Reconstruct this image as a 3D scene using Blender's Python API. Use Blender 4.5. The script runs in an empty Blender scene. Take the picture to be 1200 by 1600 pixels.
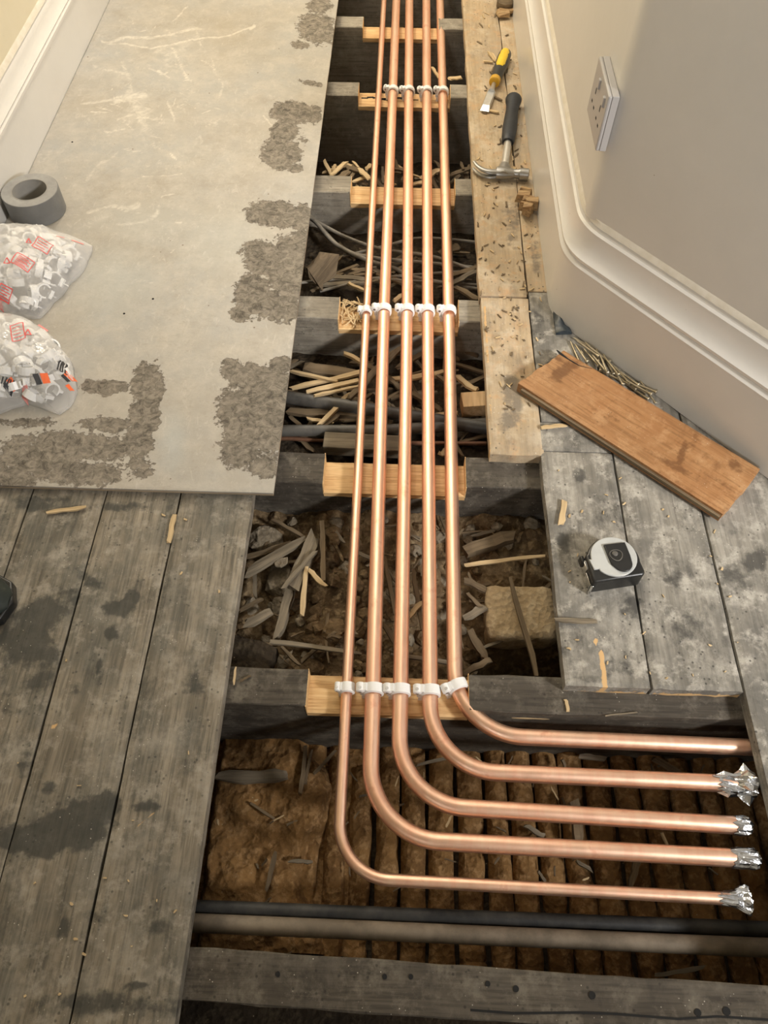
import bpy, bmesh, math, random
import numpy as np
from mathutils import Vector, Matrix, noise as mnoise

random.seed(7)
D = bpy.data
SC = bpy.context.scene
COL = SC.collection
PI = math.pi

# ------------------------------------------------------------------ camera
CP, CY, CR = math.radians(57.07), math.radians(-1.24), math.radians(0.59)
def cam_axes():
    cy, sy, cp, sp = math.cos(CY), math.sin(CY), math.cos(CP), math.sin(CP)
    fwd = np.array([sy*cp, cy*cp, -sp]); right = np.array([cy, -sy, 0.0]); up = np.cross(right, fwd)
    cr, sr = math.cos(CR), math.sin(CR)
    return cr*right+sr*up, -sr*right+cr*up, fwd
RI, UP, FW = cam_axes()
CAMPOS = np.array([0, 0, 1.0])
cam = D.cameras.new('camera'); cam_o = D.objects.new('camera', cam); COL.objects.link(cam_o)
cam.sensor_fit = 'VERTICAL'; cam.sensor_height = 24; cam.lens = 18.0
cam.clip_start = 0.02; cam.clip_end = 50
M = Matrix.Identity(4)
for i in range(3):
    M[i][0] = RI[i]; M[i][1] = UP[i]; M[i][2] = -FW[i]; M[i][3] = CAMPOS[i]
cam_o.matrix_world = M
SC.camera = cam_o
# ------------------------------------------------------------------ light
SC.view_settings.view_transform = 'Standard'; SC.view_settings.look = 'None'
SC.view_settings.gamma = 1; SC.view_settings.use_curve_mapping = False
SC.view_settings.exposure = 0.0
w = D.worlds.new('world'); SC.world = w; w.use_nodes = True
w.node_tree.nodes['Background'].inputs[0].default_value = (1.0, .95, .9, 1)
w.node_tree.nodes['Background'].inputs[1].default_value = 0.12
def area(name, loc, target, size, power, col, size_y=None):
    l = D.lights.new(name, 'AREA'); l.energy = power; l.color = col; l.size = size
    if size_y: l.shape = 'RECTANGLE'; l.size_y = size_y
    o = D.objects.new(name, l); COL.objects.link(o); o.location = loc
    o.rotation_euler = (Vector(target)-Vector(loc)).to_track_quat('-Z', 'Y').to_euler()
    return o
def point(name, loc, power, col, r):
    l = D.lights.new(name, 'POINT'); l.energy = power; l.color = col; l.shadow_soft_size = r
    o = D.objects.new(name, l); COL.objects.link(o); o.location = loc
    return o
point('lamp_hall', (-.55, 2.45, 1.35), 37, (1.0, .88, .69), .07)              # warm work lamp at the far left
lr = area('lamp_room', (1.75, -.55, 1.38), (.75, 1.0, .3), .3, 17, (1.0, .97, .94)); lr.data.spread = math.radians(80)  # lamp in the room to the right
area('lamp_ceiling', (-.2, 2.75, 2.48), (-.2, 2.75, 0), .8, 23, (1.0, .96, .90), 2.5)

lb_ = area('lamp_wall_fill', (-.68, -1.65, 1.75), (.85, .5, 1.05), .5, 6.5, (1.0, .985, .97)); lb_.data.spread = math.radians(62)   # unseen fill lamp added behind the camera to brighten the angled wall

# ------------------------------------------------------------------ helpers
def at(x, y, z=0.0):
    """point on the level z that shows at photo pixel x, y"""
    d = (x-600)/1200*RI-(y-800)/1200*UP+FW
    return Vector(CAMPOS+(z-1.0)/d[2]*d)
def to_px(P):
    q = np.asarray(P)-CAMPOS; den = q@FW
    return 600+1200*(q@RI)/den, 800-1200*(q@UP)/den

def _hash(ix, iy, s):
    n = (ix.astype(np.int64)*374761393+iy.astype(np.int64)*668265263+s*1442695041) & 0xffffffff
    n = ((n ^ (n >> 13))*1274126177) & 0xffffffff
    return ((n ^ (n >> 16)) & 0xffff)/65535.0
def vnoise(x, y, s=0):
    ix = np.floor(x); iy = np.floor(y); fx = x-ix; fy = y-iy
    fx = fx*fx*(3-2*fx); fy = fy*fy*(3-2*fy)
    a = _hash(ix, iy, s); b = _hash(ix+1, iy, s); c = _hash(ix, iy+1, s); d = _hash(ix+1, iy+1, s)
    return (a*(1-fx)+b*fx)*(1-fy)+(c*(1-fx)+d*fx)*fy
def fbm(x, y, s=0, o=4):
    t = 0; amp = .5; tot = 0
    for k in range(o):
        t = t+amp*vnoise(x*2**k+17.3*k, y*2**k-9.1*k, s+k); tot += amp; amp *= .5
    return t/tot

def new_mesh(name, verts, faces, smooth=False, attrs=None):
    me = D.meshes.new(name)
    me.from_pydata([tuple(v) for v in verts], [], faces)
    if smooth: me.polygons.foreach_set('use_smooth', [True]*len(me.polygons))
    for k, a in (attrs or {}).items():
        at_ = me.attributes.new(k, 'FLOAT', 'POINT'); at_.data.foreach_set('value', np.asarray(a, dtype=np.float32))
    me.update()
    return me

class MB:
    def __init__(s): s.v = []; s.f = []
    def add(s, vs, fs):
        o = len(s.v); s.v += [Vector(v) for v in vs]; s.f += [tuple(i+o for i in f) for f in fs]; return s
    def box(s, c, size, rot=None, taper=None):
        hx, hy, hz = [q/2 for q in size]
        vs = []
        for z in (-1, 1):
            t = taper if (taper and z > 0) else 1
            vs += [Vector((-hx*t, -hy*t, z*hz)), Vector((hx*t, -hy*t, z*hz)), Vector((hx*t, hy*t, z*hz)), Vector((-hx*t, hy*t, z*hz))]
        if rot is not None: vs = [rot @ v for v in vs]
        return s.add([v+Vector(c) for v in vs], [(3, 2, 1, 0), (4, 5, 6, 7), (0, 1, 5, 4), (1, 2, 6, 5), (2, 3, 7, 6), (3, 0, 4, 7)])
    def tube(s, pts, r, n=12, cap=True, squash=None, up=(0, 0, 1)):
        pts = [Vector(p) for p in pts]; m = len(pts)
        rs = r if isinstance(r, (list, tuple)) else [r]*m
        vs = []; up = Vector(up)
        for i, p in enumerate(pts):
            t = (pts[min(i+1, m-1)]-pts[max(i-1, 0)]).normalized()
            a = t.cross(up)
            if a.length < 1e-4: a = t.cross(Vector((0, 1, 0)))
            a.normalize(); b = a.cross(t).normalized()
            sq = squash if squash else (1, 1)
            for k in range(n):
                an = 2*PI*k/n
                vs.append(p+a*(math.cos(an)*rs[i]*sq[0])+b*(math.sin(an)*rs[i]*sq[1]))
        fs = []
        for i in range(m-1):
            for k in range(n):
                k2 = (k+1) % n
                fs.append((i*n+k, i*n+k2, (i+1)*n+k2, (i+1)*n+k))
        if cap: fs.append(tuple(range(n-1, -1, -1))); fs.append(tuple((m-1)*n+k for k in range(n)))
        return s.add(vs, fs)
    def prism(s, poly, z0, z1, rot=None, loc=(0, 0, 0)):
        n = len(poly); vs = [Vector((x, y, z0)) for x, y in poly]+[Vector((x, y, z1)) for x, y in poly]
        if rot is not None: vs = [rot @ v for v in vs]
        vs = [v+Vector(loc) for v in vs]
        fs = [tuple(range(n-1, -1, -1)), tuple(range(n, 2*n))]+[(i, (i+1) % n, n+(i+1) % n, n+i) for i in range(n)]
        return s.add(vs, fs)
    def lathe(s, prof, n=32, rot=None, loc=(0, 0, 0), closed=False):
        m = len(prof); vs = []
        for r, z in prof:
            for k in range(n):
                v = Vector((r*math.cos(2*PI*k/n), r*math.sin(2*PI*k/n), z))
                vs.append((rot @ v if rot is not None else v)+Vector(loc))
        fs = []
        for i in range(m if closed else m-1):
            j = (i+1) % m
            for k in range(n):
                k2 = (k+1) % n; fs.append((i*n+k, i*n+k2, j*n+k2, j*n+k))
        if not closed: fs.append(tuple(range(n-1, -1, -1))); fs.append(tuple((m-1)*n+k for k in range(n)))
        return s.add(vs, fs)

def tag(o, label=None, cat=None, group=None, kind=None):
    if label: o['label'] = label
    if cat: o['category'] = cat
    if group: o['group'] = group
    if kind: o['kind'] = kind
    return o
def empty(name, loc=(0, 0, 0), **k):
    o = D.objects.new(name, None); COL.objects.link(o); o.location = loc; o.empty_display_size = .05
    return tag(o, **k)
def world_loc(p):
    l = Vector((0, 0, 0))
    while p is not None: l += p.location; p = p.parent
    return l
def link(name, me, mat, parent=None, loc=None):
    o = D.objects.new(name, me); COL.objects.link(o)
    if mat is not None and not me.materials: me.materials.append(mat)
    if parent is not None: o.parent = parent
    if loc is not None: o.location = loc
    return o
def obj(name, mb, mat, parent=None, bevel=0, smooth=False, seg=2, origin=None, sub=0, attrs=None, autos=35):
    """verts in world space; the origin is moved to the base of the mesh (or `origin`)"""
    vs = np.array([tuple(v) for v in mb.v]) if isinstance(mb, MB) else np.asarray(mb[0])
    fs = mb.f if isinstance(mb, MB) else mb[1]
    if origin is None:
        origin = ((vs[:, 0].min()+vs[:, 0].max())/2, (vs[:, 1].min()+vs[:, 1].max())/2, vs[:, 2].min())
    origin = Vector(origin)
    me = new_mesh(name, vs-np.array(origin), fs, False, attrs)
    if smooth:
        me.polygons.foreach_set('use_smooth', [True]*len(me.polygons))
        if autos: me.set_sharp_from_angle(angle=math.radians(autos))
    pl = world_loc(parent) if parent is not None else Vector((0, 0, 0))
    o = link(name, me, mat, parent, origin-pl)
    if bevel:
        b = o.modifiers.new('bevel', 'BEVEL'); b.width = bevel; b.segments = seg; b.limit_method = 'ANGLE'; b.angle_limit = .6
    if sub:
        b = o.modifiers.new('sub', 'SUBSURF'); b.levels = sub; b.render_levels = sub
    return o

# ------------------------------------------------------------------ materials
class NT:
    def __init__(s, name, rough=.6, metal=0.0, col=None, spec=.5):
        s.m = D.materials.new(name); s.m.use_nodes = True
        s.t = s.m.node_tree; s.b = s.t.nodes['Principled BSDF']
        s.b.inputs['Roughness'].default_value = rough; s.b.inputs['Metallic'].default_value = metal
        s.b.inputs['Specular IOR Level'].default_value = spec
        if col: s.b.inputs['Base Color'].default_value = (*col, 1)
        s.co = None
    def n(s, typ, props=None, **ins):
        nd = s.t.nodes.new('ShaderNode'+typ)
        for k, v in (props or {}).items(): setattr(nd, k, v)
        for k, v in ins.items(): s.set(nd.inputs[int(k[1:]) if k[0] == '_' and k[1:].isdigit() else k.replace('_', ' ')], v)
        return nd
    def set(s, sock, v):
        if isinstance(v, bpy.types.NodeSocket): s.t.links.new(v, sock)
        elif isinstance(v, bpy.types.Node): s.t.links.new(v.outputs[0], sock)
        elif isinstance(v, (tuple, list)) and len(v) == 3 and sock.type == 'RGBA': sock.default_value = (*v, 1)
        elif sock.type == 'RGBA': sock.default_value = (v, v, v, 1) if isinstance(v, (int, float)) else v
        else: sock.default_value = v
    def coords(s, scale=(1, 1, 1), rand=True):
        if s.co is None:
            tc = s.n('TexCoord').outputs['Object']
            if rand:
                oi = s.n('ObjectInfo').outputs['Random']
                k = s.n('Math', {'operation': 'MULTIPLY'}, _0=oi, _1=37.0)
                tc = s.n('VectorMath', {'operation': 'ADD'}, _0=tc, _1=k.outputs[0]).outputs[0]
            s.co = tc
        if scale == (1, 1, 1): return s.co
        return s.n('VectorMath', {'operation': 'MULTIPLY'}, _0=s.co, _1=scale).outputs[0]
    def noise(s, scale, detail=4, rough=.55, vec=(1, 1, 1), dist=0):
        nd = s.n('TexNoise', Vector=s.coords(vec), Scale=scale, Detail=detail, Roughness=rough, Distortion=dist)
        return nd.outputs['Fac']
    def voro(s, scale, vec=(1, 1, 1), feature='F1', out='Distance'):
        nd = s.n('TexVoronoi', {'feature': feature}, Vector=s.coords(vec), Scale=scale)
        return nd.outputs[out]
    def ramp(s, fac, *stops, interp='LINEAR'):
        nd = s.n('ValToRGB', Fac=fac); cr = nd.color_ramp; cr.interpolation = interp
        while len(cr.elements) < len(stops): cr.elements.new(.5)
        for e, (p, c) in zip(cr.elements, stops):
            e.position = p; e.color = (*c, 1) if isinstance(c, (tuple, list)) else (c, c, c, 1)
        return nd.outputs[0]
    def mix(s, fac, a, b, blend='MIX'):
        nd = s.n('MixRGB', {'blend_type': blend}); s.set(nd.inputs[0], fac); s.set(nd.inputs[1], a); s.set(nd.inputs[2], b)
        return nd.outputs[0]
    def math(s, op, a, b=0.0, clamp=False):
        nd = s.n('Math', {'operation': op, 'use_clamp': clamp}); s.set(nd.inputs[0], a); s.set(nd.inputs[1], b); return nd.outputs[0]
    def attr(s, name): return s.n('Attribute', {'attribute_name': name}).outputs['Fac']
    def step(s, v, lo, hi):
        return s.n('MapRange', {'interpolation_type': 'SMOOTHSTEP'}, Value=v, From_Min=lo, From_Max=hi).outputs[0]
    def bump(s, h, dist=.002, strength=.6):
        nd = s.n('Bump', Height=h, Distance=dist, Strength=strength)
        s.t.links.new(nd.outputs[0], s.b.inputs['Normal']); return s
    def color(s, c): s.set(s.b.inputs['Base Color'], c); return s
    def rough(s, c): s.set(s.b.inputs['Roughness'], c); return s

def wood(name, c0, c1, axis, dark=(.05, .045, .04), dust=None, grain=1.0, rough=.75, stain=False, speck=0.0, gscale=1.0, mott=0.0, mottc=None):
    """weathered or fresh timber, grain along `axis`; a painted mask `stain` darkens patches"""
    k = NT(name, rough, spec=.3)
    st = {'x': (1.2, 22, 22), 'y': (22, 1.2, 22), 'z': (22, 22, 1.2)}[axis]
    st = tuple(q*gscale for q in st)
    g = k.noise(3.2, 5, .6, st, .4)
    g2 = k.noise(11, 3, .6, st)
    blot = k.noise(7, 5, .62)
    c = k.mix(k.ramp(g, (.3, 0.), (.7, 1.)), c0, c1)
    c = k.mix(k.math('MULTIPLY', k.ramp(g2, (.48, 0.), (.62, 1.)), .35*grain), c, dark)
    c = k.mix(k.math('MULTIPLY', k.ramp(blot, (.42, 0.), (.72, 1.)), .4), c, tuple(q*.6 for q in c0))
    if dust:
        d = k.noise(16, 6, .7)
        c = k.mix(k.math('MULTIPLY', k.ramp(d, (.5, 0.), (.68, 1.)), .65), c, dust)
    if mott:
        m1 = k.noise(9, 7, .72, (1, .7, 1)); m2 = k.noise(34, 6, .72)
        c = k.mix(k.math('MULTIPLY', k.ramp(m1, (.40, 1.), (.56, 0.)), .55*mott), c, tuple(q*2.6 for q in dark))
        c = k.mix(k.math('MULTIPLY', k.ramp(m2, (.52, 0.), (.66, 1.)), .6*mott), c, mottc or dust)
        m3 = k.noise(20, 7, .75, (1, .5, 1))
        c = k.mix(k.math('MULTIPLY', k.ramp(m3, (.55, 0.), (.68, 1.)), .55*mott), c, dark)
    h = k.mix(.5, g, g2)
    if stain:
        a = k.attr('stain'); nz = k.noise(26, 6, .65); nz2 = k.noise(90, 4, .6)
        e = k.math('ADD', a, k.math('MULTIPLY', k.math('SUBTRACT', nz, .5), 1.1))
        e = k.math('ADD', e, k.math('MULTIPLY', k.math('SUBTRACT', nz2, .5), .35))
        msk = k.step(e, .36, .60)
        c = k.mix(k.math('MULTIPLY', msk, .82), c, k.mix(nz2, dark, tuple(q*1.7 for q in dark)))
        b = k.attr('bare')
        c = k.mix(k.step(k.math('ADD', b, k.math('MULTIPLY', k.math('SUBTRACT', nz2, .5), .8)), .45, .6), c, (.62, .40, .19))
    if speck:
        v = k.voro(150); on = k.noise(23, 2)
        sp = k.math('MULTIPLY', k.ramp(v, (.07, 1.), (.12, 0.)), k.ramp(on, (.52, 0.), (.60, speck)))
        c = k.mix(sp, c, (.75, .70, .60))
        v2 = k.voro(95); on2 = k.noise(17, 2)
        sp2 = k.math('MULTIPLY', k.ramp(v2, (.10, 1.), (.2, 0.)), k.ramp(on2, (.48, 0.), (.55, speck)))
        c = k.mix(sp2, c, dark)
    k.color(c); k.bump(h, .0016, .7)
    return k.m

M_LEFT = wood('old_board_brown', (.17, .145, .108), (.37, .322, .25), 'y', (.036, .037, .033), (.40, .365, .305), 1.3, .62, True, .6, mott=1.0)
M_RIGHT = wood('old_board_grey', (.19, .175, .147), (.38, .355, .305), 'y', (.042, .04, .036), (.50, .47, .41), .7, .72, True, .8, mott=1.2)
M_TAN = wood('old_board_tan', (.42, .315, .19), (.56, .44, .295), 'y', (.13, .11, .085), (.66, .58, .45), .5, .75, True, 1.0, mott=.75, mottc=(.56, .33, .16))
M_JOIST = wood('joist_timber', (.06, .05, .038), (.13, .112, .088), 'x', (.02, .017, .014), (.22, .195, .155), 1.2, .8, False, .6, mott=.8)
M_JOISTP = wood('joist_timber_pale', (.24, .21, .165), (.38, .34, .275), 'x', (.07, .062, .05), (.44, .40, .325), 1.2, .8, False, .6, mott=.8)
M_FRESH = wood('fresh_cut_wood', (.66, .41, .18), (.86, .62, .33), 'x', (.40, .19, .06), None, 1.5, .6, gscale=1.2)
M_FRESHY = wood('fresh_torn_wood', (.62, .38, .18), (.80, .58, .33), 'y', (.30, .16, .07), None, .9, .6)
M_CHUNK = wood('torn_brown_wood', (.30, .175, .08), (.56, .40, .21), 'x', (.10, .05, .02), None, 1.6, .7)
M_PLANK = wood('orange_pine', (.34, .17, .07), (.46, .255, .115), 'x', (.11, .05, .02), (.50, .30, .15), 1.2, .5, True, .4, mott=.9)
M_STICK = wood('old_lath_wood', (.115, .082, .048), (.25, .185, .112), 'x', (.04, .03, .02), None, 1.0, .8)
M_STICKP = wood('pale_splinter_wood', (.50, .36, .19), (.74, .57, .34), 'x', (.30, .2, .1), None, .8, .7)
M_STICKG = wood('grey_lath_wood', (.155, .126, .088), (.30, .25, .178), 'x', (.05, .04, .03), None, 1.0, .8)

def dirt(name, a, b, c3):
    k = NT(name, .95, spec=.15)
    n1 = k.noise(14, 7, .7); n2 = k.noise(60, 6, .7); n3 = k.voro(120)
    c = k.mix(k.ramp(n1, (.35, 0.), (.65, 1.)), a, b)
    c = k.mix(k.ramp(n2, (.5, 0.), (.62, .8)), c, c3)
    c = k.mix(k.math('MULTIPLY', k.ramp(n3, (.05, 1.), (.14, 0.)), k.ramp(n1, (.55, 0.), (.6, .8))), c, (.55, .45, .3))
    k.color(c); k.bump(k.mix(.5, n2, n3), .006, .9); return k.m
M_DIRT = dirt('rubble_dirt', (.07, .046, .024), (.20, .14, .078), (.30, .22, .125))
M_LATHD = dirt('plaster_dust_on_lath', (.13, .07, .028), (.30, .17, .066), (.38, .235, .11))
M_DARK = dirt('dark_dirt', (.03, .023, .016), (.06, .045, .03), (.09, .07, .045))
M_STONE = dirt('rubble_stone', (.16, .13, .09), (.28, .235, .17), (.35, .295, .215))
M_STONEB = dirt('brown_rubble_stone', (.10, .066, .036), (.19, .13, .07), (.25, .175, .10))
M_BRICK = dirt('dusty_brick', (.34, .25, .14), (.47, .36, .22), (.54, .43, .28))

def paint(name, c, c2, rough=.45, sc=6, bump=.0012):
    k = NT(name, rough)
    n1 = k.noise(sc, 6, .65); n2 = k.noise(sc*14, 3, .6)
    col = k.mix(k.ramp(n1, (.35, 0.), (.7, 1.)), c, c2)
    v = k.voro(42); on = k.noise(9, 2)
    col = k.mix(k.math('MULTIPLY', k.ramp(v, (.03, 1.), (.06, 0.)), k.ramp(on, (.6, 0.), (.63, .7))), col, (.25, .2, .15))
    k.color(col); k.bump(k.mix(.5, n1, n2), bump, .35); return k.m
M_WALL = paint('wall_paint', (.60, .578, .535), (.64, .615, .57), .55)
M_WALLY = paint('cream_wall_paint', (.66, .60, .44), (.70, .64, .49), .55)
M_SKIRT = paint('skirting_gloss_paint', (.65, .63, .59), (.69, .67, .63), .3)
M_CEIL = paint('ceiling_paint', (.78, .74, .66), (.8, .76, .68), .8)
M_LEDGE = paint('chipped_paint_edge', (.58, .53, .43), (.68, .64, .56), .6, 40)

def plate_mat():
    k = NT('worn_hardboard', .5, spec=.4)
    n1 = k.noise(3.5, 5, .6); n2 = k.noise(24, 6, .7); n3 = k.noise(120, 4, .65)
    c = k.mix(k.ramp(n1, (.38, 0.), (.64, 1.)), (.385, .348, .29), (.38, .372, .35))
    c = k.mix(k.ramp(n2, (.42, 0.), (.70, .75)), c, (.49, .455, .395))
    n5 = k.noise(9, 7, .75); c = k.mix(k.ramp(n5, (.52, 0.), (.68, .55)), c, (.31, .275, .225))
    n6 = k.noise(70, 5, .8, (1, .45, 1), 1.0); c = k.mix(k.ramp(n6, (.56, 0.), (.68, .5)), c, (.56, .53, .475))
    c = k.mix(k.ramp(n3, (.55, 0.), (.75, .35)), c, (.28, .24, .19))
    sc = k.attr('scuff')
    e = k.math('ADD', sc, k.math('MULTIPLY', k.math('SUBTRACT', k.noise(48, 5, .7, (1, 1, 1), 1.2), .5), 1.1))
    c = k.mix(k.math('MULTIPLY', k.step(e, .40, .9), .75), c, (.66, .62, .54))
    bl = k.attr('blue'); c = k.mix(k.math('MULTIPLY', bl, .3), c, (.46, .50, .50))
    a = k.attr('stain')
    e = k.math('ADD', a, k.math('MULTIPLY', k.math('SUBTRACT', k.noise(30, 6, .7), .5), 1.0))
    e = k.math('ADD', e, k.math('MULTIPLY', k.math('SUBTRACT', n3, .5), .5))
    msk = k.step(e, .47, .54)
    pc = k.mix(k.ramp(k.noise(75, 6, .75, (1, 1, 1), .8), (.36, 0.), (.62, 1.)), (.075, .064, .05), (.30, .265, .215))
    c = k.mix(k.math('MULTIPLY', msk, .95), c, pc)
    rim = k.math('MULTIPLY', k.step(e, .43, .48), k.math('SUBTRACT', 1.0, k.step(e, .50, .56)))
    c = k.mix(k.math('MULTIPLY', rim, .45), c, (.13, .105, .08))
    v = k.voro(30); on = k.noise(7, 2)
    c = k.mix(k.math('MULTIPLY', k.ramp(v, (.045, 1.), (.07, 0.)), k.ramp(on, (.55, 0.), (.57, .9))), c, (.16, .12, .08))
    k.color(c); k.rough(k.mix(msk, .48, .85))
    h = k.math('SUBTRACT', k.math('MULTIPLY', n3, .15), k.math('MULTIPLY', msk, k.noise(75, 5, .75)))
    k.bump(h, .0022, .8); return k.m
M_PLATE = plate_mat()
M_PLATEE = wood('hardboard_edge', (.30, .235, .16), (.42, .34, .24), 'x', (.12, .09, .06), None, .5, .8)

def copper():
    k = NT('bright_copper', .36, 1.0)
    n1 = k.noise(9, 4, .6, (8, 1, 8)); n2 = k.noise(38, 5, .65)
    c = k.mix(k.ramp(n1, (.35, 0.), (.65, 1.)), (.94, .57, .41), (.97, .67, .50))
    c = k.mix(k.ramp(n2, (.60, 0.), (.72, .55)), c, (.72, .34, .22))
    k.color(c); k.rough(k.ramp(n2, (.3, .38), (.75, .50))); k.bump(k.noise(60, 3), .0004, .25); return k.m
M_COPPER = copper()
M_WHITE = NT('white_plastic', .35, col=(.86, .86, .85)).m
M_SOCKET = NT('greyed_white_plastic', .4, col=(.40, .385, .375)).m
M_PIN = NT('clip_pin_steel', .35, .9, (.5, .5, .5)).m
def foil():
    k = NT('silver_foil_tape', .22, 1.0); n1 = k.noise(120, 3, .6)
    k.color(k.mix(n1, (.62, .65, .70), (.82, .84, .86))); k.bump(n1, .002, .6); return k.m
M_FOIL = foil()
def grime(name, c, c2, rough=.6, metal=0., sc=30):
    k = NT(name, rough, metal); n1 = k.noise(sc, 6, .7); n2 = k.noise(sc*.3, 4, .6)
    k.color(k.mix(k.ramp(k.mix(.5, n1, n2), (.42, 0.), (.6, 1.)), c, c2)); k.bump(n1, .001, .4); return k.m
M_IRON = grime('rusty_grey_iron', (.17, .138, .10), (.31, .255, .19), .75)
M_BLACKP = grime('black_old_pipe', (.012, .013, .014), (.05, .048, .043), .6)
M_CONDUIT = grime('grey_conduit', (.06, .056, .05), (.125, .117, .103), .5)
M_CABLE = grime('dusty_cable', (.17, .15, .12), (.30, .27, .22), .6)
M_OLDCU = grime('tarnished_copper', (.20, .10, .06), (.34, .18, .11), .5, .5)
M_STEEL = grime('forged_steel', (.30, .29, .27), (.44, .43, .41), .36, .85)
M_STEELB = grime('bright_steel', (.60, .59, .56), (.74, .73, .70), .32, .85)
M_GRIP = grime('black_rubber_grip', (.009, .011, .016), (.018, .022, .030), .5)
M_BLACK = grime('black_plastic', (.012, .012, .012), (.022, .022, .021), .35)
M_YELLOW = grime('yellow_plastic', (.78, .53, .02), (.84, .60, .04), .35)
M_AMBER = grime('amber_plastic', (.60, .33, .015), (.66, .38, .03), .35)
M_TAPE = grime('grey_cloth_tape', (.15, .15, .148), (.185, .185, .18), .42)
M_TAPETOP = grime('grey_tape_edges', (.27, .265, .255), (.36, .355, .34), .6)
M_CARD = grime('grey_cardboard_core', (.27, .26, .24), (.33, .315, .29), .8)
M_SILVER = grime('silver_plastic', (.42, .43, .42), (.50, .51, .49), .3)
M_SHINE = NT('chrome', .12, 1.0, (.75, .74, .70)).m
M_SCREW = grime('zinc_screw', (.36, .31, .22), (.60, .53, .40), .38, .8, 60)
M_RAG = grime('dark_blue_plastic', (.018, .026, .034), (.05, .062, .072), .4, 0, 90)
M_HOLE = NT('dark_hole', .9, col=(.01, .01, .01)).m
M_BOOT = grime('dark_green_rubber', (.012, .018, .016), (.03, .038, .034), .35)
M_RED = NT('red_print', .5, col=(.78, .10, .10)).m
M_REDF = NT('faded_red_print', .5, col=(.80, .32, .30)).m
M_ORANGE = NT('orange_print', .5, col=(.85, .16, .05)).m
M_INK = NT('black_print', .5, col=(.03, .03, .035)).m
M_FUZZ = NT('fibre', .9, col=(.30, .235, .14)).m
def film():
    k = NT('clear_bag_film', .12, col=(.93, .92, .91)); t = k.t
    tr = t.nodes.new('ShaderNodeBsdfTransparent'); mx = t.nodes.new('ShaderNodeMixShader')
    lw = k.n('LayerWeight', Blend=.35)
    f = k.math('ADD', k.math('MULTIPLY', lw.outputs['Facing'], .5), .24)
    k.set(mx.inputs[0], f); t.links.new(tr.outputs[0], mx.inputs[1]); t.links.new(k.b.outputs[0], mx.inputs[2])
    t.links.new(mx.outputs[0], t.nodes['Material Output'].inputs[0])
    k.bump(k.noise(45, 3, .6), .004, .5); return k.m
M_FILM = film()

# ------------------------------------------------------------------ structure: walls, ceiling, skirtings
WX = .303                    # face of the right wall
SX = .281                    # face of its skirting
def offset_path(d):
    """right wall line with its rounded corner, pushed d into the wall from the skirting face"""
    n1 = Vector((1, 0)); dd = Vector((.277, -.315)).normalized(); n2 = Vector((-dd.y, dd.x))
    if n2.x < 0: n2 = -n2
    c = Vector((SX, 1.092))
    # corner of the two offset lines
    p = Vector((SX+d, 0)); q = c+n2*d
    t = (p.x-q.x)/dd.x; corner = q+dd*t
    R = .045 if d < .02 else .016
    a = corner+Vector((0, 1))*R; b = corner+dd*R
    pts = [Vector((SX+d, 4.2)), Vector((SX+d, 2.6))]
    for i in range(9):
        s = i/8; pts.append(a*(1-s)**2+corner*2*s*(1-s)+b*s*s)
    end = q+dd*((.95-q.x)/dd.x)
    pts += [corner+dd*.4, end]
    return pts
def sweep(prof, pathfn, name, mat, kind='structure'):
    """prof = (offset into wall, z)"""
    rows = [pathfn(d) for d, z in prof]; n = len(rows[0]); vs = []; fs = []
    for (d, z), r in zip(prof, rows): vs += [(p.x, p.y, z) for p in r]
    for i in range(len(rows)-1):
        for j in range(n-1): fs.append((i*n+j, i*n+j+1, (i+1)*n+j+1, (i+1)*n+j))
    o = obj(name, (np.array(vs), fs), mat, smooth=True, autos=30); tag(o, kind=kind); return o
def wall_slab(name, pts, z0, z1, mat, back):
    n = len(pts); vs = []; fs = []
    fr = [Vector((p[0], p[1])) for p in pts]; bk = [Vector(b) for b in back]
    for z in (z0, z1): vs += [(p.x, p.y, z) for p in fr]+[(p.x, p.y, z) for p in bk]
    m = len(fr)+len(bk); loop = list(range(len(fr)))+list(range(len(fr)+len(bk)-1, len(fr)-1, -1))
    fs.append(tuple(loop)); fs.append(tuple(i+m for i in reversed(loop)))
    for i in range(len(loop)):
        a, b = loop[i], loop[(i+1) % len(loop)]; fs.append((a, b, b+m, a+m))
    o = obj(name, (np.array(vs), fs), mat, smooth=True, autos=30); tag(o, kind='structure'); return o
H = 2.5
rp = offset_path(WX-SX)
end = rp[-1]
wall_slab('wall_right', rp+[Vector((2.4, end.y))], .0005, H, M_WALL, [Vector((WX+.3, 4.2)), Vector((1.15, end.y+.3)), Vector((2.4, end.y+.3))])
wall_slab('wall_left', [(-.822, -1.9), (-.822, 4.2)], .0005, H, M_WALLY, [(-.95, -1.9), (-.95, 4.2)])
wall_slab('wall_far', [(-.95, 4.2), (WX+.3, 4.2)], .0005, H, M_WALL, [(-.95, 4.3), (WX+.3, 4.3)])
wall_slab('wall_near', [(-.95, -1.9), (2.5, -1.9)], .0005, H, M_WALL, [(-.95, -2.0), (2.5, -2.0)])
wall_slab('wall_side', [(2.4, -1.9), (2.4, end.y)], .0005, H, M_WALL, [(2.5, -1.9), (2.5, end.y)])
b = MB(); b.box((.8, 1.15, H+.05), (3.6, 6.5, .1)); tag(obj('ceiling', b, M_CEIL), kind='structure')
sk = [(0, .0008), (0, .128), (-.0035, .130), (-.0040, .135), (-.001, .139), (.0015, .142), (-.001, .145), (-.0015, .150), (.002, .153),
      (.0065, .160), (.010, .170), (.0115, .180), (.0125, .190), (.0125, .196), (.0165, .199), (.019, .206), (.0215, .208)]
sweep(sk, offset_path, 'baseboard_right', M_SKIRT)
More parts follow.
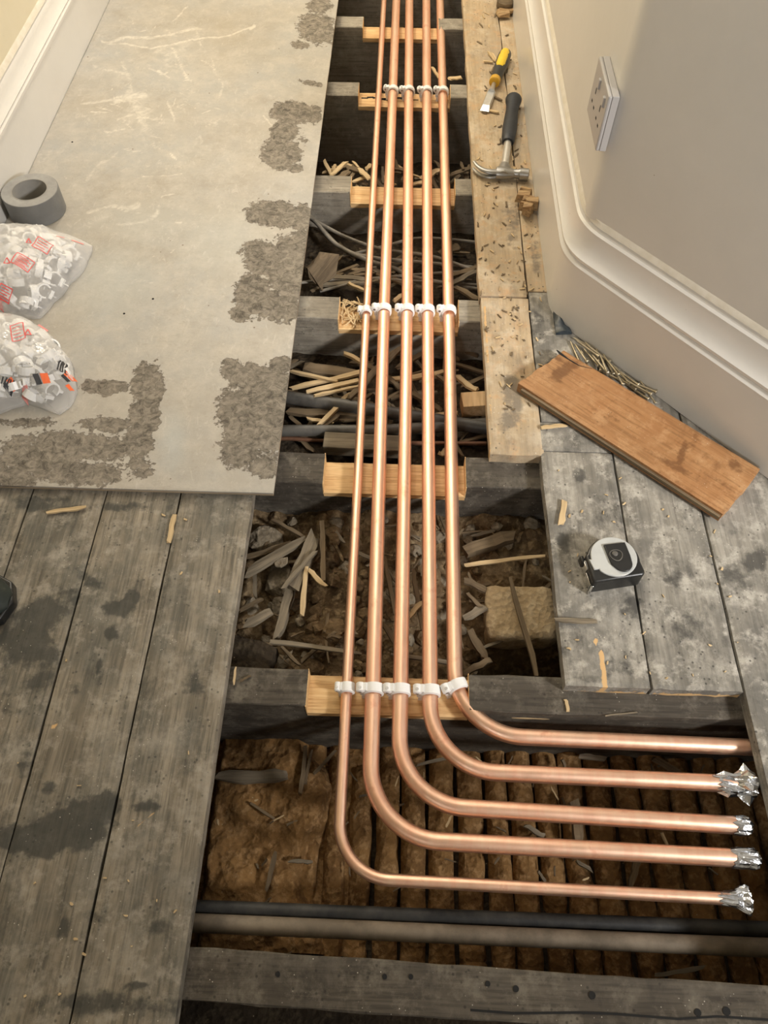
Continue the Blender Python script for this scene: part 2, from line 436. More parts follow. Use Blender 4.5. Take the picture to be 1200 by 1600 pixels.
sweep([(.0222, .2078), (.0170, .2068), (.0195, .2128), (.0226, .2165)], offset_path, 'trim_1', M_LEDGE)
LX = -.800
def left_path(d): return [Vector((LX-d, y)) for y in np.linspace(-1.9, 4.2, 40)]
skl = [(0, .0008), (0, .120), (-.003, .122), (-.003, .127), (.001, .130), (-.001, .134), (.003, .138), (.009, .146), (.012, .156), (.014, .164), (.019, .170), (.022, .172)]
sweep(skl, left_path, 'baseboard_left', M_SKIRT)
sweep([(.0215, .1715), (.0150, .1705), (.0190, .1775), (.0220, .1800)], left_path, 'trim_2', M_LEDGE)

# ------------------------------------------------------------------ floor: boards on joists
FLOOR = empty('floor', (0, 0, -.022), kind='structure')
def blobs(px, py, lst):
    m = np.zeros_like(px)
    for cx, cy, rx, ry, *rest in lst:
        a = math.radians(rest[0]) if rest else 0; s = rest[1] if len(rest) > 1 else 1.0
        dx = (px-cx); dy = (py-cy); u = (dx*math.cos(a)+dy*math.sin(a))/rx; v = (-dx*math.sin(a)+dy*math.cos(a))/ry
        d = np.sqrt(u*u+v*v); m = np.maximum(m, s*np.clip(1.35-.85*d, 0, 1))
    return m
def strokes(px, py, lst):
    m = np.zeros_like(px)
    for (x0, y0, x1, y1, wd, s) in lst:
        dx, dy = x1-x0, y1-y0; L2 = dx*dx+dy*dy
        t = np.clip(((px-x0)*dx+(py-y0)*dy)/L2, 0, 1)
        d = np.hypot(px-x0-t*dx, py-y0-t*dy); m = np.maximum(m, s*np.clip(1.3-d/wd, 0, 1))
    return m
def slab(name, x0, x1, y0, y1, ztop, th, mat, parent, res=.008, stain=(), bare=(), extra=None, wob=.0012, seed=0, arris=.0012, skewl=0, skewr=0, endjit=0, relief=.0006, **k):
    nx = max(3, int((x1-x0)/res)+1); ny = max(3, int((y1-y0)/res)+1)
    u = np.linspace(0, 1, nx); v = np.linspace(0, 1, ny)
    Y = y0+(y1-y0)*v[:, None]+0*u[None, :]
    yy = y0+(y1-y0)*v
    xl = x0+wob*(fbm(yy*14, yy*0+seed, seed)-.5)*2+skewl*(1-v)
    xr = x1+wob*(fbm(yy*14, yy*0+seed+5, seed+3)-.5)*2+skewr*(1-v)
    X = xl[:, None]+(xr-xl)[:, None]*u[None, :]
    if endjit: Y = Y+(fbm(X*60, X*0+seed, seed+9)-.5)*2*endjit*((v[:, None] < .02)*1.0)
    Z = ztop+relief*(fbm(X*25, Y*8, seed+1)-.5)*2
    edge = np.zeros_like(Z); edge[:, 0] = edge[:, -1] = 1; edge[0, :] = edge[-1, :] = 1
    Z = Z-edge*arris
    top = np.stack([X, Y, Z], -1).reshape(-1, 3)
    bi = [(0, i) for i in range(nx)]+[(j, nx-1) for j in range(1, ny)]+[(ny-1, i) for i in range(nx-2, -1, -1)]+[(j, 0) for j in range(ny-2, 0, -1)]
    bidx = [j*nx+i for j, i in bi]
    bot = top[bidx].copy(); bot[:, 2] = ztop-th
    vs = np.vstack([top, bot]); n0 = len(top); nb = len(bidx)
    fs = []
    for j in range(ny-1):
        r = j*nx
        fs += [(r+i, r+i+1, r+i+1+nx, r+i+nx) for i in range(nx-1)]
    for q in range(nb):
        q2 = (q+1) % nb; fs.append((bidx[q2], bidx[q], n0+q, n0+q2))
    fs.append(tuple(n0+q for q in range(nb-1, -1, -1)))
    px, py = to_px(vs)
    at_ = {'stain': blobs(px, py, stain), 'bare': (strokes(px, py, bare) if bare else np.zeros(len(vs)))}
    if extra:
        for kk, fn in extra.items(): at_[kk] = fn(px, py)
    o = obj(name, (vs, fs), mat, parent, attrs=at_); return o

# --- left boards (run away from the camera)
ST_L = [(60, 960, 60, 30, -20, .8), (130, 900, 40, 14, 30, .6), (185, 950, 30, 16, 0, .75), (205, 935, 20, 12, -30, .8), (175, 990, 15, 15, 0, .7), (45, 1010, 50, 45, 0, .8),
        (110, 930, 25, 20, 0, .7), (55, 1060, 40, 30, 0, .55), (20, 1100, 30, 40, 0, .5), (120, 1290, 60, 45, -10, .9), (60, 1310, 60, 30, 5, .9), (165, 1260, 25, 30, 0, .85),
        (20, 1310, 40, 25, 0, .9), (75, 1230, 20, 14, 0, .6), (230, 1260, 30, 12, 0, .6), (250, 1450, 25, 16, 0, .55), (160, 1430, 60, 30, 0, .42), (100, 1445, 12, 30, 15, .6), (200, 1570, 200, 28, 0, .55), (215, 1540, 25, 8, 0, .7),
        (300, 1070, 25, 25, 0, .55), (155, 1040, 10, 22, 0, .65), (115, 1080, 14, 18, 0, .6), (60, 785, 60, 18, 0, .6), (190, 790, 60, 10, 0, .6), (90, 855, 14, 8, 0, .5),
        (330, 980, 12, 40, 5, .4), (260, 830, 12, 60, 10, .25), (40, 1200, 20, 40, 0, .45), (75, 1135, 14, 9, 0, .5)]
BR_L = [(215, 1288, 240, 1268, 4, .7), (80, 1140, 86, 1132, 6, .7)]
gx = [-.8, -.684, -.568, -.4515, -.3345, -.2195]
for i in range(5):
    slab('floorboard', gx[i]+.0012, gx[i+1]-.0016, -.75, 3.3, 0, .022, M_LEFT, FLOOR, .0075 if i > 1 else .014, ST_L, BR_L, seed=10+i, wob=.0011)
# --- right side
ST_R1 = [(800, 340, 22, 60, 0, .5), (770, 380, 12, 40, 0, .4), (790, 440, 30, 10, 0, .5), (775, 300, 20, 20, 0, .3), (740, 60, 14, 40, 0, .3), (770, 500, 10, 30, 0, .4), (800, 620, 24, 50, 0, .55), (790, 660, 22, 30, 0, .5), (775, 560, 10, 30, 0, .35)]
ST_R2 = [(870, 1020, 50, 20, 10, .5), (900, 920, 40, 14, 0, .45), (960, 1040, 40, 25, 0, .5), (985, 950, 30, 30, 0, .5), (1050, 900, 30, 40, 0, .45), (1070, 980, 30, 40, 0, .5), (1150, 900, 40, 40, 0, .5), (1180, 880, 30, 30, 0, .6), (905, 740, 14, 22, 0, .5), (880, 850, 16, 20, 0, .55), (1080, 760, 20, 20, 0, .5),
         (840, 500, 20, 40, 0, .45), (838, 400, 12, 60, 0, .5), (870, 570, 20, 16, 0, .6), (880, 660, 20, 20, 0, .4), (1140, 830, 40, 20, 0, .45), (940, 900, 25, 10, 0, .5), (925, 1060, 60, 12, 0, .35)]
slab('floorboard', .149, .2435, 1.144, 3.3, 0, .022, M_TAN, FLOOR, .007, ST_R1, seed=21, wob=.0025, skewl=.004)
slab('floorboard', .1555, .2435, .7665, 1.139, 0, .022, M_TAN, FLOOR, .006, ST_R1, [(764, 716, 850, 719, 6, .95), (757, 480, 768, 705, 4, .7)], seed=22, wob=.002, endjit=.002)
slab('floorboard', .246, .345, 1.16, 3.3, 0, .022, M_TAN, FLOOR, .008, ST_R2, seed=23)
slab('floorboard', .246, .355, .839, 1.157, 0, .022, M_RIGHT, FLOOR, .007, ST_R2, seed=24)
slab('floorboard', .240, .355, .777, .8365, 0, .022, M_RIGHT, FLOOR, .007, ST_R2, seed=25)
slab('floorboard', .2385, .3555, .376, .7745, 0, .022, M_RIGHT, FLOOR, .006, ST_R2, [(945, 1078, 938, 1018, 5, 1.0), (938, 1018, 930, 998, 3, .9), (880, 1084, 1030, 1088, 6, .9)], seed=26, skewl=.002, endjit=.0015)
slab('floorboard', .3585, .4795, .375, 1.05, 0, .022, M_RIGHT, FLOOR, .006, ST_R2, [(1020, 1088, 1170, 1092, 6, .9)], seed=27, endjit=.0015)
slab('floorboard', .4835, .601, -.75, .95, 0, .022, M_RIGHT, FLOOR, .008, ST_R2, seed=28)
for i in range(14): slab('floorboard', .603+i*.117, .718+i*.117, -.75, .9 if i < 1 else (.65 if i < 3 else .45), 0, .022, M_RIGHT, FLOOR, .03, seed=30+i)
b = MB(); b.box((-.24, 3.75, -.011), (1.14, .89, .022)); obj('floorboard', b, M_LEFT, FLOOR)
b = MB(); b.box((.775, -1.33, -.011), (3.35, 1.15, .022)); obj('floorboard', b, M_LEFT, FLOOR)

# --- joists with freshly cut notches
JZ = -.0225; NZ = -.050
JO = [  # front y, width, notch x0, x1, left end, right end, depth, pale?
    (.344, .053, -.112, .112, -.8, .62, .20, 0), (.715, .061, -.116, .118, -.8, .46, .18, 0), (1.096, .060, -.115, .115, -.8, .40, .20, 1),
    (1.486, .060, -.113, .116, -.8, .36, .20, 1), (1.873, .060, -.115, .112, -.8, .36, .20, 1), (2.208, .060, -.119, .086, -.8, .36, .20, 1), (2.60, .06, -.12, .09, -.8, .36, .2, 1)]
def joist(yf, wd, n0, n1, xl, xr, dep, pale, seed, ang=0.0, notch=True):
    xs = list(np.linspace(xl, n0, 30))+[n0+1e-5]+list(np.linspace(n0+.001, n1-.001, 24))+[n1-1e-5]+list(np.linspace(n1, xr, 20)) if notch else list(np.linspace(xl, xr, 70))
    xs = np.array(xs); n = len(xs)
    zt = np.where((xs > n0) & (xs < n1), NZ, JZ) if notch else np.full(n, JZ)
    rows = []
    ky = [0, 0.03, .35, .7, .97, 1.0]
    vs = []
    for k, t in enumerate(ky):
        yo = yf+wd*t+(.0018*(fbm(xs*30, xs*0+k, seed+k)-.5)*2 if k in (0, 5) else 0)+xs*ang
        zz = zt+(.0022*(fbm(xs*40, xs*0+t*9, seed+3)-.5))-(.0015 if k in (0, 5) else 0)
        zz = np.where(zt > -.04, np.minimum(zz, -.0222), zz)
        vs.append(np.stack([xs, yo, zz], -1))
    bf = np.stack([xs, yf-.0+xs*ang+.002*(fbm(xs*20, xs*0+3, seed)-.5), np.full(n, JZ-dep)], -1)
    bb = np.stack([xs, yf+wd+xs*ang, np.full(n, JZ-dep)], -1)
    rows = [bf]+vs+[bb]
    V = np.vstack(rows); fs = []
    for r in range(len(rows)):
        r2 = (r+1) % len(rows)
        for i in range(n-1): fs.append((r*n+i, r*n+i+1, r2*n+i+1, r2*n+i))
    for i in (0, n-1): fs.append(tuple(r*n+i for r in range(len(rows))) if i else tuple(r*n+i for r in reversed(range(len(rows)))))
    j = obj('joist', (V, fs), M_JOISTP if pale else M_JOIST, FLOOR)
    if notch:
        # raw face of the cut: two cheeks and the bed
        m = MB(); e = .0008; t0 = yf-.0008; t1 = yf+wd+.0008
        gx_ = np.linspace(n0+.0004, n1-.0004, 30); gy_ = np.linspace(t0, t1, 9)
        G = np.array([[(x, y, NZ+.0021+.0018*(fbm(np.array(x*90), np.array(y*30), seed)-.5)+(-.0015 if y in (gy_[0], gy_[-1]) else 0)) for x in gx_] for y in gy_])
        F = G[0].copy(); F[:, 2] = NZ-.007-.004*fbm(gx_*60, gx_*0, seed+8); F[:, 1] -= .0006
        allv = np.vstack([F]+[g for g in G]); nn = len(gx_); ff = []
        for r in range(len(G)):
            for i in range(nn-1): ff.append((r*nn+i, r*nn+i+1, (r+1)*nn+i+1, (r+1)*nn+i))
        m.add(allv, ff)
        for x, sg in ((n0, 1), (n1, -1)):
            q = [(x+sg*e, t0, NZ-.004), (x+sg*e, t1, NZ-.004), (x+sg*e, t1, JZ-.0012), (x+sg*e, (t0+t1)/2, JZ-.0006), (x+sg*e, t0, JZ-.0012)]
            q2 = [(x-sg*.0005, *p[1:]) for p in q]
            m.add(q+q2, [(0, 1, 2, 3, 4), (5, 6, 7, 8, 9)]+[(i, (i+1) % 5, 5+(i+1) % 5, 5+i) for i in range(5)])
        nb = obj('notch_cut', m, M_FRESH, j); nb['label'] = 'fresh pale wood where the notch was cut'
    return j
J = [joist(*a, seed=40+i*11) for i, a in enumerate(JO)]
J0 = joist(-.0045, .0525, 0, 0, -.8, 1.2, .2, 0, 200, ang=-.028, notch=False)
joist(-.365, .055, 0, 0, -.8, 1.2, .2, 0, 230, notch=False)
# front lip of the nearest joist (split along its edge) and its nail holes
b = MB()
pts = [at(x, y, -.0225) for x, y in ((735, 1578), (800, 1583), (905, 1582), (960, 1584), (1060, 1592), (1120, 1588), (1210, 1594))]
for p, q in zip(pts[:-1], pts[1:]):
    b.add([p+Vector((0, .0012, .0006)), q+Vector((0, .0012, .0006)), q+Vector((0, -.0012, .0006)), p+Vector((0, -.0012, .0006)), p+Vector((0, .0012, -.006)), q+Vector((0, .0012, -.006)), q+Vector((0, -.0012, -.006)), p+Vector((0, -.0012, -.006))],
          [(0, 1, 2, 3), (7, 6, 5, 4), (0, 4, 5, 1), (1, 5, 6, 2), (2, 6, 7, 3), (3, 7, 4, 0)])
obj('split', b, M_HOLE, J0)
for x, y, r in ((434, 1522, .0028), (601, 1526, .0028), (642, 1526, .0028), (762, 1537, .003), (806, 1545, .0035), (925, 1555, .004), (1090, 1582, .004), (1135, 1580, .0045)):
    p = at(x, y, -.0222); b = MB(); b.lathe([(r, -.001), (r, .0008)], 10, loc=p); obj('nail_hole', b, M_HOLE, J0)

# ------------------------------------------------------------------ hardboard sheet over the left boards
PZ = .0125
ST_P = [(495, 45, 32, 25, 20, .95), (500, 10, 22, 14, 0, .8), (470, 70, 20, 8, 0, .7), (488, 130, 25, 5, 12, .7), (455, 175, 32, 18, 5, 1.0), (445, 205, 22, 18, 0, 1.0), (490, 178, 14, 16, 0, .8), (440, 240, 32, 24, 0, 1.0), (462, 262, 14, 9, 0, .8), (475, 215, 12, 18, 0, .5),
        (430, 335, 45, 22, 5, 1.0), (470, 340, 22, 22, 0, 1.0), (410, 400, 35, 28, 0, .9), (450, 420, 38, 50, 0, 1.0), (395, 460, 30, 34, 0, 1.0), (440, 480, 35, 24, 0, .9), (375, 490, 18, 14, 0, .8), (470, 390, 20, 40, 0, .9),
        (365, 580, 22, 18, 20, 1.0), (400, 590, 50, 22, 5, 1.0), (385, 640, 45, 40, 0, 1.0), (420, 660, 40, 50, 0, 1.0), (375, 700, 35, 35, 0, .9), (425, 610, 30, 40, 0, 1.0), (410, 730, 30, 20, 0, .75), (440, 570, 20, 12, 0, .9),
        (230, 600, 26, 34, 8, 1.0), (225, 650, 24, 34, 5, 1.0), (215, 690, 26, 26, 0, 1.0), (165, 605, 36, 12, 0, .95), (140, 600, 16, 10, 0, .7),
        (170, 665, 50, 16, 0, .7), (90, 690, 60, 20, 0, .8), (150, 700, 60, 25, 0, .8), (60, 720, 70, 25, 0, .85), (130, 740, 90, 22, 0, .8), (20, 745, 40, 20, 0, .8), (220, 730, 26, 20, 0, .7), (40, 660, 60, 10, 0, .6), (30, 700, 40, 20, 0, .7)]
SCUFF = [(160, 65, 310, 40, 4, .8), (160, 65, 230, 72, 3, .8), (230, 72, 395, 38, 2.5, .9), (180, 160, 215, 148, 7, .85), (130, 165, 190, 152, 4, .8), (150, 105, 200, 120, 4, .7), (195, 100, 203, 150, 5, .7), (200, 150, 220, 195, 10, .75), (255, 165, 275, 195, 5, .8), (265, 70, 310, 128, 4, .8),
         (300, 40, 308, 75, 4, .7), (325, 90, 340, 120, 2.5, .7), (340, 120, 337, 160, 2.5, .7), (165, 205, 190, 203, 3, .8), (130, 275, 185, 235, 4, .7), (140, 330, 215, 315, 6, .75), (190, 355, 245, 318, 5, .7), (120, 190, 160, 180, 3, .6), (250, 100, 290, 60, 10, .6), (230, 80, 300, 55, 9, .6),
         (165, 420, 200, 430, 16, .55), (150, 460, 180, 440, 14, .5), (240, 240, 260, 270, 10, .5), (230, 225, 250, 235, 12, .55), (280, 480, 300, 480, 4, .6), (395, 40, 400, 37, 4, 1), (210, 110, 240, 95, 10, .55), (220, 200, 225, 170, 12, .6), (240, 260, 280, 300, 14, .4)]
def arcs(px, py):
    px, py = px+34*(fbm(px/60, py/60, 91, 2)-.5)+3*(fbm(px/6, py/6, 93)-.5), py+34*(fbm(px/60, py/60, 92, 2)-.5)+3*(fbm(px/6, py/6, 94)-.5)
    m = np.maximum(strokes(px, py, SCUFF)*.85, blobs(px, py, [(215, 180, 26, 30, 0, .5), (270, 95, 50, 36, 0, .5), (190, 430, 60, 60, 0, .42), (160, 340, 50, 30, 0, .4), (240, 260, 60, 26, 0, .4), (330, 30, 60, 20, 0, .35), (330, 240, 50, 40, 0, .3), (120, 330, 40, 20, 0, .4)]))
    r = np.random.RandomState(4)
    L = []
    for k in range(110):
        cx, cy = r.normal(235, 62), r.normal(170, 115); a = r.normal(.5, .8); l = r.uniform(10, 34)
        L.append((cx, cy, cx+l*math.cos(a), cy+l*math.sin(a)*.6, r.uniform(1.0, 2.2), r.uniform(.5, .85)))
    return np.maximum(m, strokes(px, py, L))
SHEET = empty('hardboard_sheet', (-.4925, 1.9, .004), label='large worn beige hardboard sheet with dark peeling patches, laid over the left floorboards', cat='board')
sh = slab('sheet_face', -.7985, -.187, .669, 3.2, PZ, .0035, M_PLATE, SHEET, .004, ST_P, extra={'scuff': arcs, 'blue': lambda px, py: blobs(px, py, [(170, 440, 60, 50), (270, 690, 18, 40), (350, 380, 60, 50, 0, .8), (60, 620, 40, 20), (230, 350, 70, 30, 0, .6)])}, wob=.0012, arris=.0004, seed=60, relief=.0005)
b = MB(); b.box((-.49275, 1.9345, .00625), (.6105, 2.5295, .0051)); obj('sheet_core', b, M_PLATEE, SHEET)
for x, y in ((239, 467), (194, 490), (113, 222)):
    p = at(x, y, PZ); b = MB(); b.lathe([(.0022, 0), (.0016, .0009)], 10, loc=p); obj('nail_head', b, M_HOLE, SHEET)

# ------------------------------------------------------------------ what lies between the joists
def bed(name, x0, x1, y0, y1, zf, mat, res=.008, label=None, cat='dirt', parent=None, kind=None):
    nx = int((x1-x0)/res)+1; ny = int((y1-y0)/res)+1
    X, Y = np.meshgrid(np.linspace(x0, x1, nx), np.linspace(y0, y1, ny)); Z = zf(X, Y)
    fs = [(j*nx+i, j*nx+i+1, (j+1)*nx+i+1, (j+1)*nx+i) for j in range(ny-1) for i in range(nx-1)]
    o = obj(name, (np.stack([X, Y, Z], -1).reshape(-1, 3), fs), mat, parent, smooth=True, autos=0)
    if label: tag(o, label, cat)
    if kind: o['kind'] = kind
    return o
Z2 = lambda X, Y: -.125+.045*(fbm(X*16, Y*16, 3)-.5)+.026*(fbm(X*50, Y*50, 5)-.5)+.05*np.clip((Y-.55)/.2, 0, 1)*.4-.10*np.clip((X-.13)/.06, 0, 1)*np.clip((.50-Y)/.05, 0, 1)
Z3 = lambda X, Y: -.118+.03*(fbm(X*14, Y*14, 7)-.5)+.015*(fbm(X*45, Y*45, 8)-.5)
Z4 = lambda X, Y: -.120+.03*(fbm(X*14, Y*14, 9)-.5)+.015*(fbm(X*45, Y*45, 10)-.5)
Z5 = lambda X, Y: -.20+.11*np.exp(-((Y-1.56)/.06)**2)+.03*(fbm(X*14, Y*14, 11)-.5)
bed('rubble_fill', -.5, .5, .398, .714, Z2, M_DIRT, .006, 'brown dirt fill under the rubble behind the nearest notched joist', kind='stuff')
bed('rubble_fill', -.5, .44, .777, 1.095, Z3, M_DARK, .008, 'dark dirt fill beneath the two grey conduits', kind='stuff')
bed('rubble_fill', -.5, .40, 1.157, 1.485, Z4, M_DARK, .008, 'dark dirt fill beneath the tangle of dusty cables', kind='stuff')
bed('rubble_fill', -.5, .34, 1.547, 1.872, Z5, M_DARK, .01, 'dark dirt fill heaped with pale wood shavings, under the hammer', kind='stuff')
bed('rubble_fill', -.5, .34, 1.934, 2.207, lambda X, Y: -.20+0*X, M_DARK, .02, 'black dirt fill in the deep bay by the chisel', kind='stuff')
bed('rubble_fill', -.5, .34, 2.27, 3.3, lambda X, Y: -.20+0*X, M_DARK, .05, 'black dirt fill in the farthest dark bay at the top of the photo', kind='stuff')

# first bay: laths and plaster of the ceiling below, seen from above
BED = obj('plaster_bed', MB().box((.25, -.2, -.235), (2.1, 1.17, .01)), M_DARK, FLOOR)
random.seed(3)
x = -.34; i = 0
while x < .72:
    wd = .034+random.uniform(-.004, .004); zb = -.206+random.uniform(-.004, .004)
    nx, ny = 6, 46
    u = np.linspace(0, 1, nx); v = np.linspace(.03, .352, ny)
    U, V = np.meshgrid(u, v)
    wob = .006*(fbm(V*9, V*0+i, 70+i)-.5); sw = wd*(1+.22*(fbm(V*25, V*0+i*3, 90+i)-.5))
    Xg = x+(U-.5)*sw+wob
    prof = -.010*np.abs(2*U-1)**3
    brk = np.clip((fbm(V*15, V*0+i*1.7, 33+i)-.56)*6, 0, 1)*.012
    Zg = zb+prof-brk+.016*(fbm(Xg*50, V*34, 12+i)-.5)
    top = np.stack([Xg, V, Zg], -1).reshape(-1, 3)
    fs = [(b_*nx+a, b_*nx+a+1, (b_+1)*nx+a+1, (b_+1)*nx+a) for b_ in range(ny-1) for a in range(nx-1)]
    n0 = len(top); bi = list(range(nx))+[j*nx+nx-1 for j in range(1, ny)]+[(ny-1)*nx+a for a in range(nx-2, -1, -1)]+[j*nx for j in range(ny-2, 0, -1)]
    bot = top[bi].copy(); bot[:, 2] = -.229
    fs += [(bi[(q+1) % len(bi)], bi[q], n0+q, n0+(q+1) % len(bi)) for q in range(len(bi))]
    obj('lath', (np.vstack([top, bot]), fs), M_LATHD, BED, smooth=True, autos=50)
    x += wd+.0050+random.uniform(-.001, .002); i += 1
# dirt cake over the left-hand laths
def zc(X, Y):
    h = .020+.014*(fbm(X*18, Y*18, 15)-.5)*2+.008*(fbm(X*60, Y*60, 16)-.5)*2
    e = np.clip((-.085-X+.06*(fbm(X*20, Y*12, 19)-.5)+.02*np.sin(Y*30))/.03, 0, 1)*np.clip((X+.262+.02*(fbm(X*9, Y*14, 18)-.5))/.012, 0, 1)
    return -.222+(h+.018)*e
bed('dirt_cake', -.34, -.03, .06, .344, zc, M_LATHD, .004, parent=BED, kind='stuff')

def zone(p):
    x, y = to_px(np.array(p)); return 'left of the copper pipes' if x < 545 else ('right of the copper pipes' if x > 712 else 'under the copper pipes')
TONE = {'rubble_stone': 'pale', 'brown_rubble_stone': 'brown', 'rubble_dirt': 'dusty', 'old_lath_wood': 'brown', 'grey_lath_wood': 'grey', 'pale_splinter_wood': 'pale'}
TONE0 = TONE
def stick(p, q, wd, th, mat, label, group=None, name='stick', cat='stick', bow=0.0, taper=1.0, roll=0.0, seed=0):
    p = Vector(p); q = Vector(q); L = (q-p).length; d = (q-p).normalized()
    a = d.cross(Vector((0, 0, 1))).normalized(); c = a.cross(d).normalized()
    a2 = a*math.cos(roll)+c*math.sin(roll); c2 = a2.cross(d).normalized()
    rn = random.Random(seed*7+int(L*1e4)); n = 6; vs = []; fs = []
    for i in range(n):
        t = i/(n-1); e = (rn.uniform(.5, 1.0) if i in (0, n-1) else 1); w2 = wd/2*e*(1+(taper-1)*t)*(1+rn.uniform(-.14, .14)); h2 = th/2*(1+rn.uniform(-.2, .2))*(.6+.4*e)
        o = Vector((L*(t-.5), 0, bow*4*t*(1-t)))
        jit = rn.uniform(-.10, .10)*wd*(3 if i in (0, n-1) else 1)
        vs += [o+Vector((0, -w2+jit, -h2)), o+Vector((0, w2+jit, -h2)), o+Vector((rn.uniform(-.6, .6)*wd if i in (0, n-1) else 0, w2*.9+jit, h2)), o+Vector((rn.uniform(-.6, .6)*wd if i in (0, n-1) else 0, -w2*.9+jit, h2))]
    for i in range(n-1):
        for k in range(4): fs.append((i*4+k, i*4+(k+1) % 4, (i+1)*4+(k+1) % 4, (i+1)*4+k))
    fs += [(3, 2, 1, 0), tuple((n-1)*4+k for k in range(4))]
    me = new_mesh(name, vs, fs); o = link(name, me, mat)
    Mx = Matrix((d, -a2, -c2)).transposed()
    if (Mx @ Vector((0, 0, 1))).z < 0: Mx = Matrix((d, a2, c2)).transposed()
    o.rotation_euler = Mx.to_euler(); o.location = (p+q)/2
    return tag(o, label, cat, group)
def pstick(x0, y0, x1, y1, z, wpx, mat, label, z2=None, th=.005, **k):
    z2 = z if z2 is None else z2
    if k.get('group') and mat.name in TONE0 and k.pop('zoned', True):
        zn = zone((at(x0, y0, z)+at(x1, y1, z2))/2) if 455 < (x0+x1)/2 < 870 and (x0+x1)/2 < 745+130*((y0+y1)/2 > 700) and y0 > 250 and 'notch' not in label.split('behind')[0] and 'tan board' not in label and 'grey boards' not in label else ''
        label = TONE0[mat.name]+' '+label+(', '+zn if zn else ''); k['group'] = label
    p, q = at(x0, y0, z), at(x1, y1, z2)
    m = (p+q)/2; sc = (m-Vector(CAMPOS)).length/1200
    return stick(p, q, wpx*sc*1.05, th, mat, label, seed=int(x0*3+y1), **k)
STB = []
def stone(p, r, mat, label, group, seed, sq=(1, 1, .7), name='rubble_stone'):
    rn = random.Random(seed); bm = bmesh.new(); bmesh.ops.create_icosphere(bm, subdivisions=2, radius=1)
    off = Vector((rn.uniform(0, 50),)*3)
    pl = [(Vector((rn.gauss(0, 1), rn.gauss(0, 1), rn.gauss(0, 1))).normalized(), rn.uniform(.55, .85)) for _ in range(8)]
    for v in bm.verts:
        c = v.co.copy()
        for n_, d_ in pl:
            e = c.dot(n_)
            if e > d_: c -= n_*(e-d_)
        c *= 1+.22*mnoise.noise(c*1.8+off)+.07*mnoise.noise(c*6+off)
        v.co = Vector((c.x*sq[0], c.y*sq[1], c.z*sq[2]))*r
    me = D.meshes.new(name); bm.to_mesh(me); bm.free()
    o = link(name, me, mat); o.location = p; o.rotation_euler = (rn.uniform(-.3, .3), rn.uniform(-.3, .3), rn.uniform(0, 6)); return tag(o, label, 'stone', group)

# second bay: rubble, sticks and a brick
random.seed(11)
GS = 'small rubble stones behind the nearest notched joist'
def z2(p): return float(Z2(np.array(p.x), np.array(p.y)))
def place(fn, p, r, mat, what, seed):
    lb = '%s %s behind the nearest notched joist, %s' % (TONE[mat.name], what, zone(p))
    fn(p, r, mat, lb, lb.replace('stone', 'stones', 1), seed)
BIG = [(435, 905, .030, 'flat grey rubble stone leaning by the left boards, topped by a pale chip', M_STONE), (415, 845, .028, 'grey rubble slab under the left boards at the back of the rubble bay', M_STONE), (515, 865, .017, 'brown knobbly stone beside the upright lath left of the thin pipe', M_STONEB), (548, 850, .026, 'rounded brown lump behind the thin copper pipe at the joist', M_STONEB),
       (540, 880, .017, 'pale rough stone just left of the thin copper pipe', M_STONE), (520, 985, .026, 'broad ochre clod in front of the pale stone, left of the thin pipe', M_STONEB), (500, 1000, .030, 'flat ochre clod next to the long fallen branch', M_STONEB), (460, 940, .014, 'small cream stone at the foot of the upright lath', M_STONE), (745, 1000, .018, 'fuzzy brown clod against the left end of the brick', M_STONEB),
       (735, 835, .018, 'pale stone on the right of the pipes, near the back joist', M_STONE), (425, 975, .024, 'brown stone half under the left boards below the thin twig', M_STONEB), (490, 1035, .020, 'dark clod beside the notch of the nearest joist', M_STONEB)]
for k, (x, y, r, lb, m) in enumerate(BIG):
    p = at(x, y, -.11); p.z = z2(p)+r*.15; stone(p, r, m, lb, None, 300+k, sq=(1.1, .9, .62))
for k in range(62):
    x = random.uniform(375, 855); y = random.uniform(815, 1040)
    if x > 745 and y > 885: continue
    p = at(x, y, -.115); r = random.uniform(.011, .024); p.z = z2(p)-r*.05
    place(stone, p, r, random.choice([M_STONE, M_STONEB, M_STONEB]), 'clod sized rubble stone', 700+k)
for k in range(95):
    x = random.uniform(370, 860); y = random.uniform(815, 1050)
    if x > 755 and y > 890: continue
    p = at(x, y, -.115); r = random.choice([.006, .007, .009, .011, .014]); p.z = z2(p)+r*.25
    place(stone, p, r, random.choice([M_STONE, M_STONEB, M_STONEB, M_DIRT]), 'small rubble stone', 500+k)
p = at(438, 877, -.085); p.z = -.088
tag(obj('plaster_chip', MB().prism([(-.012, .004), (-.005, .011), (.003, .007), (.011, .009), (.012, -.003), (.002, -.010), (-.008, -.008)], -.002, .003, loc=p), M_STONE, bevel=.001), 'pale flat plaster chip lying on the grey stone', 'plaster')
